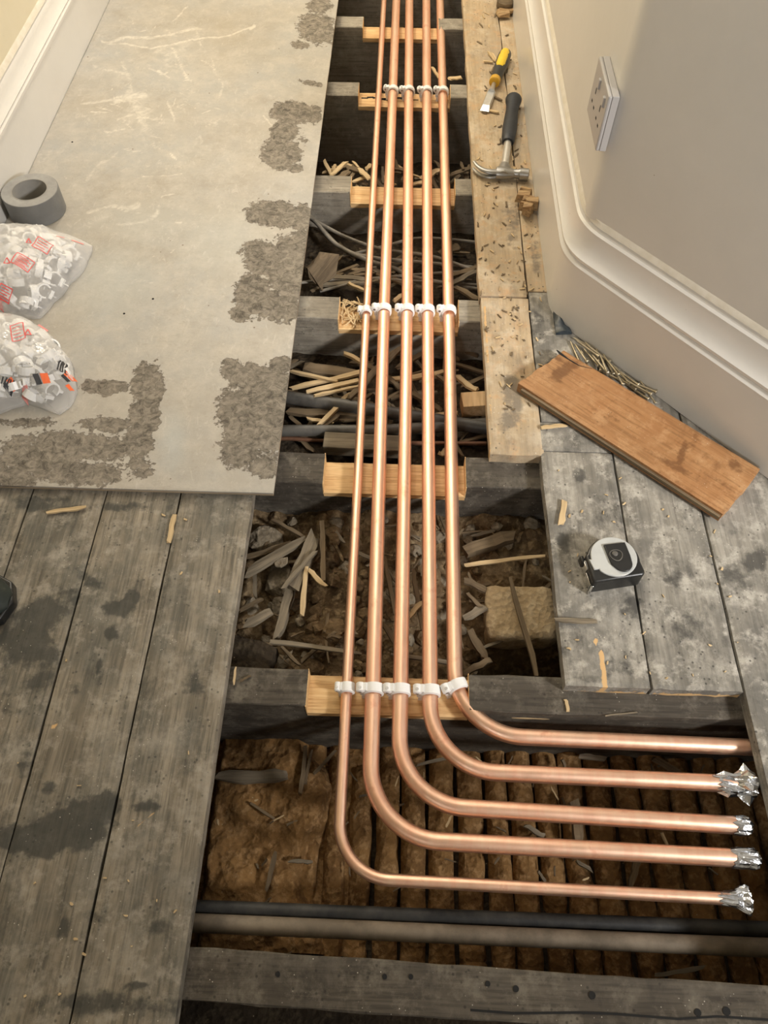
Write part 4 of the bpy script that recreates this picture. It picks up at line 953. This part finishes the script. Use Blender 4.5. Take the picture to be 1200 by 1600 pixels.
# dark plastic scrap under the skirting corner
vs = []; fs = []
g = [at(x, y, 0) for x, y in ((862, 478), (868, 524), (893, 523), (872, 490))]
nu, nv = 10, 10
for j in range(nv):
    for i in range(nu):
        s, t = i/(nu-1), j/(nv-1)
        p = (g[0]*(1-s)+g[3]*s)*(1-t)+(g[1]*(1-s)+g[2]*s)*t
        p = p+Vector((0, 0, .003+.008*math.sin(PI*min(1, s*1.0))*(1-.5*t)+.004*abs(math.sin(t*7+s*2))))
        vs.append(tuple(p))
top = np.array(vs); bot = top.copy(); bot[:, 2] = .0012; n0 = len(top)
fs = [(j*nu+i, j*nu+i+1, (j+1)*nu+i+1, (j+1)*nu+i) for j in range(nv-1) for i in range(nu-1)]
ring = list(range(nu))+[j*nu+nu-1 for j in range(1, nv)]+[(nv-1)*nu+i for i in range(nu-2, -1, -1)]+[j*nu for j in range(nv-2, 0, -1)]
fs += [(ring[q], ring[(q+1) % len(ring)], n0+ring[(q+1) % len(ring)], n0+ring[q]) for q in range(len(ring))]
tag(obj('plastic_scrap', (np.vstack([top, bot]), fs), M_RAG, smooth=True, autos=40), 'dark blue crumpled plastic scrap poking from the skirting corner', 'plastic')

# tape measure lying on its side
tp = at(958, 866, .036)
TM = empty('tape_measure', (tp.x, tp.y-.006, .0005), label='black and silver tape measure lying on the right boards', cat='tape measure'); TM.rotation_euler = (0, 0, .20)
def local(name, mb, mat, root, bevel=0, smooth=True, autos=40, seg=3, loc=None):
    me = new_mesh(name, mb.v, mb.f)
    if smooth:
        me.polygons.foreach_set('use_smooth', [True]*len(me.polygons)); me.set_sharp_from_angle(angle=math.radians(autos))
    o = link(name, me, mat, root)
    if loc is not None: o.location = loc
    if bevel:
        m = o.modifiers.new('bevel', 'BEVEL'); m.width = bevel; m.segments = seg; m.limit_method = 'ANGLE'; m.angle_limit = .6
    return o
poly = [(-.038, -.033), (.034, -.033), (.0385, -.028)]+[(.0385*math.cos(t), -.002+.038*math.sin(t)) for t in np.linspace(-.25, PI*.86, 22)]+[(-.0385, .012), (-.0395, -.010), (-.0405, -.028)]
local('case', MB().prism(poly, 0, .034), M_BLACK, TM, .005)
face = [(.0335*math.cos(t)+.001, .002+.0325*math.sin(t)) for t in np.linspace(-PI*.80, PI*1.0, 40)]+[(-.036, .004), (-.034, -.014), (-.026, -.014)]
local('face_plate', MB().prism(face, .030, .0365), M_SILVER, TM, .0015)
rot = Matrix.Rotation(-.10, 3, 'Z')
clp = [(-.017, .020), (.015, .022), (.0175, .0)]+[(.004+.0135*math.cos(t), -.012+.0135*math.sin(t)) for t in np.linspace(0, -PI*.75, 10)]+[(-.013, -.012)]
local('belt_clip', MB().prism(clp, .0365, .040, rot, (.006, 0, 0)), M_BLACK, TM, .001)
ring = MB(); tri = [Vector((.003+.0075*math.cos(t)*(1.2-.25*math.sin(t)), .001-.009*math.sin(t)*1.0, .0405)) for t in np.linspace(0, 2*PI, 21)]
ring.tube(tri, .0008, 6); ring.lathe([(.0042, .0395), (.0042, .0412), (.003, .042)], 14, None, (.002, .004, 0)); local('clip_ring', ring, M_CONDUIT, TM)
b = MB(); b.box((-.0415, -.0205, .012), (.0016, .020, .022)); b.box((-.0405, -.0335, .012), (.004, .0016, .024)); local('tape_hook', b, M_SHINE, TM, .0004)['label'] = 'bright steel hook at the mouth'
b = MB(); b.box((-.0385, .000, .017), (.005, .015, .018)); local('mouth_bar', b, M_SHINE, TM, .001)
b = MB(); b.box((-.041, .010, .019), (.006, .013, .014)); local('lock_button', b, M_BLACK, TM, .002)

# claw hammer
hp = at(787, 270, .013); he = at(803, 152, .017); hd = (he-hp); hd.z = 0; HL = hd.length; hd.normalize()
HM = empty('claw_hammer', (hp.x, hp.y, .0006), label='claw hammer with black rubber grip on the tan board below the chisel', cat='hammer'); HM.rotation_euler = (0, 0, math.atan2(hd.y, hd.x)-PI/2)
# local frame: +y along the handle, x across (claw at -x, face at +x)
b = MB(); b.tube([(0, -.012, .013), (0, .03, .0135), (0, .14, .015)], [.0095, .0088, .0085], 16); local('shaft', b, M_STEELB, HM)
b = MB(); ys = [.118, .121, .14, .18, .22, .26, .285, .300, .312, .320, .323]; rs = [.0110, .0128, .0138, .0148, .0140, .0128, .0138, .0165, .0172, .0150, .008]
b.tube([(0, y*HL/.323, .0165) for y in ys], rs, 20, squash=(1.12, .92)); local('grip', b, M_GRIP, HM)['label'] = 'black rubber grip with a flared end'
b = MB()
b.tube([(-.016, -.004, .013), (-.004, -.003, .013), (.010, -.002, .013), (.022, -.001, .013)], [.0125, .0140, .0125, .0095], 18, squash=(1.15, .92))
b.tube([(.020, -.001, .013), (.030, 0, .013), (.034, 0, .013)], [.0095, .0098, .0112], 20)
b.tube([(.034, 0, .013), (.052, .0005, .013), (.0535, .0005, .013)], [.0128, .0128, .0112], 20)
b.tube([(0, -.014, .013), (0, .016, .013), (0, .026, .0132)], [.0122, .0122, .0100], 18, squash=(1.1, .95))
local('head', b, M_STEEL, HM)
for sg in (-1, 1):
    b = MB(); cl = []
    for t in np.linspace(0, 1, 10):
        ang = t*1.0
        cl.append((-.012-.066*math.sin(ang)*.98, -.006+.048*(1-math.cos(ang))-.008*math.sin(PI*t), .013+sg*(.0045+.0035*t)))
    b.tube(cl, [.0085-.0050*t for t in np.linspace(0, 1, 10)], 10, squash=(1.0, .62)); local('claw', b, M_STEEL, HM)

# chisel
c0 = at(790, 84, .014); c1 = at(757, 173, .006); cd = c0-c1; cd.z = 0; CLn = cd.length; cd.normalize()
CH = empty('chisel', (c1.x, c1.y, .0008), label='wood chisel with yellow and black handle lying on the tan board', cat='chisel'); CH.rotation_euler = (0, 0, math.atan2(cd.y, cd.x)-PI/2)
s = CLn/.265
b = MB(); w2 = .0105
b.add([(-w2, 0, .004), (w2, 0, .004), (w2, .012*s, .0045), (-w2, .012*s, .0045), (-w2, .010*s, .0085), (w2, .010*s, .0085), (-w2*.98, .085*s, .007), (w2*.98, .085*s, .007), (-w2*.75, .086*s, .0105), (w2*.75, .086*s, .0105), (-w2*.75, .018*s, .010), (w2*.75, .018*s, .010)],
      [(0, 1, 7, 6), (0, 10, 11, 1), (10, 8, 9, 11), (0, 6, 8, 10), (1, 11, 9, 7), (6, 7, 9, 8)])
local('blade', b, M_STEELB, CH, smooth=False)
b = MB(); b.tube([(0, .080*s, .0095), (0, .095*s, .0105), (0, .118*s, .013)], [.0085, .0055, .0055], 14); local('shank', b, M_STEELB, CH)
b = MB(); b.tube([(0, y*s, .0155) for y in (.112, .114, .128, .130)], [.010, .0128, .0132, .012], 18); local('ferrule', b, M_AMBER, CH)
b = MB(); b.tube([(0, y*s, .0155) for y in (.128, .135, .155, .175, .205, .235, .255, .263, .266)], [.0120, .0126, .0132, .0142, .0152, .0155, .0150, .0130, .008], 20, squash=(1.05, .95)); local('handle', b, M_BLACK, CH)
b = MB(); b.tube([(0, y*s, .0185) for y in (.170, .174, .19, .22, .25, .259, .262)], [.006, .0115, .0130, .0135, .0132, .0115, .006], 20, squash=(1.0, .98)); local('handle_top', b, M_YELLOW, CH)['label'] = 'yellow upper side of the handle'

# torn lump of wood below the hammer and the knot at the top
def lump(name, x, y, size, rz, mat, label, n=4):
    p = at(x, y, size[2]/2); rn = random.Random(int(x)); b = MB()
    for k in range(n):
        o = Vector((rn.uniform(-.3, .3)*size[0], (k-(n-1)/2)*size[1]/n, 0)); 
        b.box((p.x+o.x, p.y+o.y*.9, size[2]/2+rn.uniform(-.1, .1)*size[2]), (size[0]*rn.uniform(.7, 1), size[1]/n*1.15, size[2]*rn.uniform(.75, 1)), Matrix.Rotation(rz+rn.uniform(-.2, .2), 3, 'Z') @ Matrix.Rotation(rn.uniform(-.15, .15), 3, 'X'))
    for v in b.v: v += Vector((rn.uniform(-1, 1)*.004, rn.uniform(-1, 1)*.006, rn.uniform(-1, 1)*.003))
    zmin = min(v.z for v in b.v)
    for v in b.v: v.z += .001-zmin
    return tag(obj(name, b, mat, bevel=.001), label, 'wood')
lump('wood_chunk', 825, 318, (.030, .075, .026), -.35, M_CHUNK, 'splintered brown wood chunk beside the hammer head', 6)
lump('wood_chunk', 787, 22, (.036, .05, .010), .3, M_CHUNK, 'flat broken wood chip in front of the dark knot', 2)
p = at(786, 6, .018)
KN = obj('wood_knot', MB().lathe([(.008, 0), (.020, .003), (.024, .012), (.022, .024), (.014, .031), (.004, .033)], 14, None, (p.x+.006, p.y, .0008)), M_STICK, smooth=True); tag(KN, 'dark brown round wood knot at the top edge by the skirting', 'wood')
for v in KN.data.vertices: v.co += v.co.normalized()*.004*mnoise.noise(v.co*90)

def chip(x0, y0, x1, y1, wpx, mat, label, z=.004, th=.003, **k): return pstick(x0, y0, x1, y1, z, wpx, mat, label, th=th, name='wood_chip', cat='splinter', **k)
chip(882, 782, 877, 819, 9, M_STICKP, 'orange stub of wood standing alone on the right boards, above the tape measure')
chip(75, 800, 131, 794, 6, M_STICKP, 'pale pointed sliver on the left boards below the hardboard sheet')
chip(272, 803, 264, 848, 7, M_STICKP, 'bright sliver wedged in the gap between the two rightmost left boards', z=.0016)
chip(867, 969, 934, 972, 7, M_STICKG, 'thin grey lath splinter poking over the right board edge')
chip(845, 668, 884, 664, 6, M_STICKP, 'pale sliver at the end of the narrow board below the plank')
chip(767, 82, 775, 96, 6, M_STICKP, 'pale square chip left of the yellow chisel handle')
chip(757, 96, 770, 97, 3, M_STICKP, 'thin chip at the chisel handle, lying level')
chip(764, 172, 780, 176, 4, M_STICKP, 'pale chip right of the chisel blade tip')
chip(771, 150, 784, 157, 3, M_STICK, 'dark splinter beside the chisel blade')
chip(800, 268, 805, 262, 5, M_STICKP, 'pale crumb of wood behind the hammer head')
chip(700, 123, 722, 121, 7, M_STICKP, 'pale offcut lying on the split far joist, right of the pipes', z=-.018)
chip(676, 106, 686, 122, 4, M_STICKP, 'thin curl behind the rightmost clip of the split far joist', z=-.03)
chip(800, 1120, 862, 1122, 4, M_STICKP, 'thin pale sliver on the front edge of the nearest notched joist', z=-.045)
chip(884, 1092, 888, 1112, 5, M_STICKP, 'raw torn streak at the corner below the right boards', z=-.0205, th=.002)
chip(946, 1118, 996, 1113, 2, M_STICKG, 'hair thin splinter on the joist below the right boards', z=-.0205, th=.001)
chip(365, 1070, 368, 1042, 3, M_STICKP, 'thin straw standing on the joist beside the left boards', z=-.018, th=.002)
chip(375, 1065, 392, 1055, 3, M_STICK, 'dark curl on the joist beside the left boards', z=-.020, th=.002)
random.seed(31)
for k in range(34):   # straw like shavings on the third joist
    x = random.gauss(548, 14); y = random.uniform(470, 505); a = random.uniform(0, 3.1); l = random.uniform(10, 24)
    if abs(x-548) > 30: continue
    pstick(x-l/2*math.cos(a), y-l/2*math.sin(a), x+l/2*math.cos(a), y+l/2*math.sin(a), NZ+.004+random.uniform(0, .004), 2.0, M_STICKP, 'straw thin wood shaving in the notch of the third joist', group='straw shavings in the third notch', th=.0012, name='wood_shaving', cat='shaving')
for k in range(210):   # crumbs swept along the right boards
    x = random.uniform(745, 850); y = random.uniform(20, 640)
    p = at(x, y)
    if p.x > .272 or p.x < .155: continue
    a = random.uniform(0, 3.1); l = random.uniform(3, 9)
    pstick(x-l/2*math.cos(a), y-l/2*math.sin(a), x+l/2*math.cos(a), y+l/2*math.sin(a), .0016, random.uniform(1.2, 2.6), random.choice([M_STICKP, M_STICK, M_STICK]), 'tiny wood crumb scattered on the tan board along the right wall', group='wood crumbs on the tan boards', th=.0012, name='wood_crumb', cat='splinter')
for k in range(60):
    x = random.choice([random.uniform(20, 380), random.uniform(870, 1160)]); y = random.uniform(800, 1560) if x < 400 else random.uniform(720, 1070)
    p = at(x, y)
    if x < 400 and p.x > -.225: continue
    if x > 400 and (p.x < .245 or p.y < .39): continue
    a = random.uniform(0, 3.1); l = random.uniform(2, 7)
    pstick(x-l/2*math.cos(a), y-l/2*math.sin(a), x+l/2*math.cos(a), y+l/2*math.sin(a), .0014, random.uniform(1.2, 3), M_STICKP, 'tiny pale crumb scattered on the grey boards', group='pale crumbs on the grey boards', th=.001, name='wood_crumb', cat='splinter')

# broken right end of the nearest notch
b = MB(); rn = random.Random(2)
for k in range(9):
    y = .346+k*.0058; b.box((.118+rn.uniform(-.003, .004), y, -.036+rn.uniform(-.004, .002)), (.012+rn.uniform(-.003, .006), .0055, .020), Matrix.Rotation(rn.uniform(-.4, .2), 3, 'Y') @ Matrix.Rotation(rn.uniform(-.3, .3), 3, 'Z'))
obj('torn_fibres', b, M_FRESH, J[0])
# split in the notch of the far joist
b = MB(); 
for k in range(10): b.box((-.10+k*.014, 1.907+.004*math.sin(k*1.3), NZ+.0022), (.0165, .010*(1-abs(k-4)/7), .0012), Matrix.Rotation(.1*math.sin(k), 3, 'Z'))
obj('split', b, M_HOLE, J[4])

# ------------------------------------------------------------------ roll of tape
rc = (-.742, 1.348, PZ+.0005)
RT = empty('tape_roll', rc, label='grey cloth tape roll lying flat on the hardboard by the left wall', cat='tape')
R0, R1, TH = .0335, .0555, .048
local('tape_band', MB().lathe([(R0+.002, 0), (R1-.0006, 0), (R1, .0006), (R1, TH-.0006), (R1-.0006, TH), (R0+.002, TH)], 64, closed=True), M_TAPE, RT, autos=30)
local('tape_edges', MB().lathe([(R0+.002, TH-.001), (R1-.0010, TH-.001), (R1-.0010, TH+.0004), (R0+.002, TH+.0004)], 64, closed=True), M_TAPETOP, RT, autos=30)['label'] = 'lighter wound edges of the tape'
local('core', MB().lathe([(R0, -.0002), (R0+.0021, -.0002), (R0+.0021, TH+.0008), (R0, TH+.0008)], 64, closed=True), M_CARD, RT, autos=30)

# ------------------------------------------------------------------ two clear bags of pipe clips
bagclip = None
def bag_clip_mesh():
    b = MB(); ri, ro, wd = .0105, .0135, .013; n = 12; vs = []; fs = []
    for k in range(n):
        a = -PI*.20+1.4*PI*k/(n-1)
        for rr, y in ((ri, -wd/2), (ro, -wd/2), (ro, wd/2), (ri, wd/2)): vs.append((rr*math.cos(a), y, rr*math.sin(a)+.004))
    for k in range(n-1):
        for j in range(4): j2 = (j+1) % 4; fs.append((k*4+j, (k+1)*4+j, (k+1)*4+j2, k*4+j2))
    fs += [(0, 1, 2, 3), tuple((n-1)*4+j for j in (3, 2, 1, 0))]
    b.add(vs, fs); b.box((0, 0, -.0095), (.016, wd, .006)); b.box((-.0165, 0, .004), (.008, wd*.8, .004)); b.tube([(0, 0, -.004), (0, 0, -.022)], .0012, 6)
    me = new_mesh('loose_clip', b.v, b.f); me.materials.append(M_WHITE); return me
BCM = bag_clip_mesh()
def bag(label, outline, hmax, seed, tip, nclips, cliplabel, group, prints):
    P = [Vector((p.x, p.y)) for p in outline]; c = sum(P, Vector((0, 0)))/len(P)
    # smooth closed outline resampled by angle
    n = 72; ang = sorted([(math.atan2((p-c).y, (p-c).x), (p-c).length) for p in P])
    A = np.array([a for a, r in ang]); Rr = np.array([r for a, r in ang])
    A = np.concatenate([A-2*PI, A, A+2*PI]); Rr = np.concatenate([Rr, Rr, Rr])
    th = np.linspace(-PI, PI, n, endpoint=False); rad = np.interp(th, A, Rr)
    def radius(t): return np.interp((t+PI) % (2*PI)-PI, A, Rr)
    def height(x, y):
        dx, dy = x-c.x, y-c.y; rr = math.hypot(dx, dy)/radius(math.atan2(dy, dx)); rr = min(rr, 1)
        h = hmax*max(0, (1-rr**3.2))**.55
        td = math.hypot(x-tip.x, y-tip.y); h *= min(1, .25+td/.085*.75) if td < .085 else 1
        wr = .0055*(mnoise.noise(Vector((x*26+seed, y*26, 3)))+.7*abs(mnoise.noise(Vector((x*60, y*34+seed, 8)))))*min(1, (1-rr)*6)
        return PZ+.0012+max(0, h+wr)
    rings = [0, .12, .24, .36, .48, .58, .68, .77, .85, .91, .96, .99, 1.0]; vs = []; fs = []
    for q in rings[1:]:
        for t, r in zip(th, rad):
            x, y = c.x+math.cos(t)*r*q, c.y+math.sin(t)*r*q; vs.append((x, y, height(x, y)))
    m = len(rings)-1; vs.append((c.x, c.y, height(c.x, c.y)))
    for i in range(m-1):
        for k in range(n): fs.append((i*n+k, (i)*n+(k+1) % n, (i+1)*n+(k+1) % n, (i+1)*n+k)[::-1])
    for k in range(n): fs.append((m*n, k, (k+1) % n))
    fs.append(tuple((m-1)*n+k for k in range(n-1, -1, -1)))
    root = empty('clip_bag', (c.x, c.y, PZ+.0008), label=label, cat='bag')
    fo = obj('bag_film', (np.array(vs), fs), M_FILM, root, smooth=True, autos=0)
    def onfilm(x, y):
        z = PZ+.02
        for _ in range(14):
            p = at(x, y, z); z = z*.4+height(p.x, p.y)*.6
        return p
    # print follows the film
    for nm, mat, quads in prints:
        b = MB()
        for (x0, y0, x1, y1, wd) in quads:
            p, q = onfilm(x0, y0), onfilm(x1, y1); dv = (q-p); l = dv.length; dv.z = 0; dv.normalize(); nn = Vector((-dv.y, dv.x, 0)); w2 = wd/1200*1.25/2
            k = max(2, int(l/.006)); row = []
            for i in range(k+1):
                ctr = p+(q-p)*(i/k)
                for sg in (-1, 1):
                    v = ctr+nn*w2*sg; row.append((v.x, v.y, height(v.x, v.y)+.0009))
            b.add(row, [(2*i, 2*i+2, 2*i+3, 2*i+1) for i in range(k)])
        po = obj(nm, b, mat, root)
        if 'lettering' in nm: po['kind'] = 'stuff'
    rn = random.Random(seed); k = 0; tries = 0; pts = []
    while k < nclips and tries < 4000:
        tries += 1
        t = rn.uniform(-PI, PI); q = math.sqrt(rn.uniform(0, .72)); r = radius(t)
        x, y = c.x+math.cos(t)*r*q, c.y+math.sin(t)*r*q
        zt = height(x, y)-.021; z0 = PZ+.0165
        if zt < z0+.0: continue
        z = rn.uniform(max(z0, zt-.010), zt)
        if any((x-a)**2+(y-b_)**2+(z-c_)**2 < .0185**2 for a, b_, c_ in pts): continue
        pts.append((x, y, z)); o = link('pipe_clip', BCM, None); o.location = (x, y, z); o.rotation_euler = (rn.uniform(-1.3, 1.3), rn.uniform(-1.3, 1.3), rn.uniform(0, 6.3)); tag(o, cliplabel, 'clip', group); k += 1
def wpt(x, y): return at(x, y, PZ)
o1 = [wpt(*p) for p in ((5, 366), (60, 368), (100, 374), (146, 386), (138, 408), (110, 445), (85, 474), (62, 500), (30, 496), (0, 488))]+[Vector((-.783, 1.10, 0)), Vector((-.785, 1.18, 0)), Vector((-.78, 1.26, 0))]
def panel(x0, y0, ux, uy, vx, vy, lines=5):
    """outlined print panel with text lines; u along the text, v down"""
    q = [(x0, y0, x0+ux, y0+uy, 1.6), (x0+vx, y0+vy, x0+ux+vx, y0+uy+vy, 1.6), (x0, y0, x0+vx, y0+vy, 1.6), (x0+ux, y0+uy, x0+ux+vx, y0+uy+vy, 1.6)]
    for i in range(1, lines+1):
        t = i/(lines+1); a = x0+vx*t, y0+vy*t
        q.append((a[0]+ux*.12, a[1]+uy*.12, a[0]+ux*(.88-.15*(i % 2)), a[1]+uy*(.88-.15*(i % 2)), 1.3))
    return q
def tri(x, y, s): return [(x, y-s, x+s, y+s*.7, 1.8), (x+s, y+s*.7, x-s, y+s*.7, 1.8), (x-s, y+s*.7, x, y-s, 1.8)]
bag('clear bag of white pipe clips with red print, nearer the tape roll', o1, .062, 5, wpt(146, 386), 46, 'white pipe clip inside the bag beside the tape roll', 'loose clips in the bag beside the tape roll',
    [('red_print', M_RED, panel(60, 370, 24, 14, -10, 14, 3)), ('red_print', M_RED, panel(28, 395, 27, 16, -11, 15, 6)), ('red_triangle', M_RED, tri(11, 408, 5)), ('red_triangle', M_RED, tri(45, 377, 4)), ('red_print', M_RED, panel(2, 443, 18, 10, -6, 22, 4)), ('red_patch', M_RED, [(1, 478, 8, 484, 9)]), ('faded_print', M_REDF, [(88, 369, 101, 372, 3)]), ('faded_print', M_REDF, [(112, 376, 131, 382, 4)])])
o2 = [wpt(*p) for p in ((5, 505), (40, 508), (70, 525), (98, 552), (117, 590), (122, 612), (112, 636), (92, 650), (70, 640), (45, 632), (20, 640), (0, 648))]+[Vector((-.72, .82, 0)), Vector((-.775, .90, 0)), Vector((-.785, .98, 0)), Vector((-.77, 1.04, 0))]
def letters(x, y, dx, dy, n, h, k):
    q = []
    rn = random.Random(k)
    for i in range(n):
        a = x+dx*i, y+dy*i; q.append((a[0], a[1], a[0]+rn.uniform(3, 6), a[1]-h, 1.5))
        if i % 2: q.append((a[0], a[1], a[0]+dx, a[1]+dy, 1.3))
    return q
bag('clear bag of white pipe clips with orange and black squares, farther from the tape roll', o2, .068, 9, wpt(92, 652), 46, 'white pipe clip inside the bag with orange squares', 'loose clips in the bag with orange squares',
    [('red_print', M_RED, panel(16, 510, 20, -6, 4, 24, 4)), ('red_triangle', M_RED, tri(44, 520, 5)), ('faded_print', M_REDF, [(60, 508, 75, 518, 4)]), ('faded_print', M_REDF, [(28, 608, 40, 600, 8)]),
     ('orange_square', M_ORANGE, [(65, 592, 77, 591, 14)]), ('orange_square', M_ORANGE, [(106, 590, 113, 587, 9)]), ('orange_square', M_ORANGE, [(15, 603, 23, 597, 10)]), ('orange_square', M_ORANGE, [(106, 607, 112, 605, 7)]),
     ('black_square', M_INK, [(54, 593, 63, 592, 14)]), ('black_square', M_INK, [(100, 592, 105, 590, 10)]), ('black_square', M_INK, [(9, 608, 14, 604, 9)]),
     ('black_lettering', M_INK, letters(2, 600, 4, 1.5, 5, 11, 1)), ('black_lettering', M_INK, letters(90, 578, 4, 2, 4, 14, 2))])

# dark boot toe at the left edge
bp = at(4, 932, .03)
BT = empty('work_boot', (bp.x-.14, bp.y, .0005), label='dark green rubber boot toe just showing at the left edge on the boards', cat='boot')
def boot():
    b = MB(); n = 20; X = [-.13, -.10, -.04, .02, .07, .11, .135, .146]; Wd = [.034, .038, .036, .043, .046, .041, .028, .012]; Ht = [.085, .090, .085, .068, .056, .050, .040, .022]
    vs = []; fs = []
    for x, w2, h in zip(X, Wd, Ht):
        for k in range(n):
            a = PI*k/(n-1); vs.append((x, math.cos(a)*w2, .016+math.sin(a)**.8*(h-.016)))
    m = len(X)
    for i in range(m-1):
        for k in range(n-1): fs.append((i*n+k, i*n+k+1, (i+1)*n+k+1, (i+1)*n+k))
        fs.append((i*n+n-1, i*n, (i+1)*n, (i+1)*n+n-1))
    fs += [tuple(range(n)), tuple((m-1)*n+k for k in range(n-1, -1, -1))]
    return b.add(vs, fs)
ub = local('upper', boot(), M_BOOT, BT, autos=120); sb_ = ub.modifiers.new('sub', 'SUBSURF'); sb_.levels = sb_.render_levels = 2
sole = [(-.134, -.034), (-.05, -.037), (.06, -.049), (.11, -.045), (.140, -.030), (.150, 0), (.140, .030), (.11, .045), (.06, .049), (-.05, .037), (-.134, .034)]
local('sole', MB().prism(sole, 0, .018), M_BLACK, BT, .003)

# ------------------------------------------------------------------ wall socket
SO = empty('wall_socket', (WX-.0005, 1.142, .372), label='white double wall socket on the right wall above the skirting', cat='socket')
SW, SH, SD = .112, .082, .016
def sbox(nm, y, z, sy, sz, d0, d1, mat, bevel=0): return local(nm, MB().box((-(d0+d1)/2, y, z), (d1-d0, sy, sz)), mat, SO, bevel)
sbox('back_box', 0, 0, SW, SH, 0, .010, M_SOCKET, .001); sbox('face_plate', 0, 0, SW, SH, .010, SD, M_SOCKET, .0025)
for yc in (.024, -.024):
    sbox('earth_slot', yc, .006, .0035, .009, SD-.001, SD+.0003, M_HOLE)
    for dy in (-.010, .010): sbox('pin_slot', yc+dy, -.014, .0062, .0036, SD-.001, SD+.0003, M_HOLE)
    sbox('switch', yc-.014, .024, .008, .014, SD-.001, SD+.003, M_SOCKET, .001)
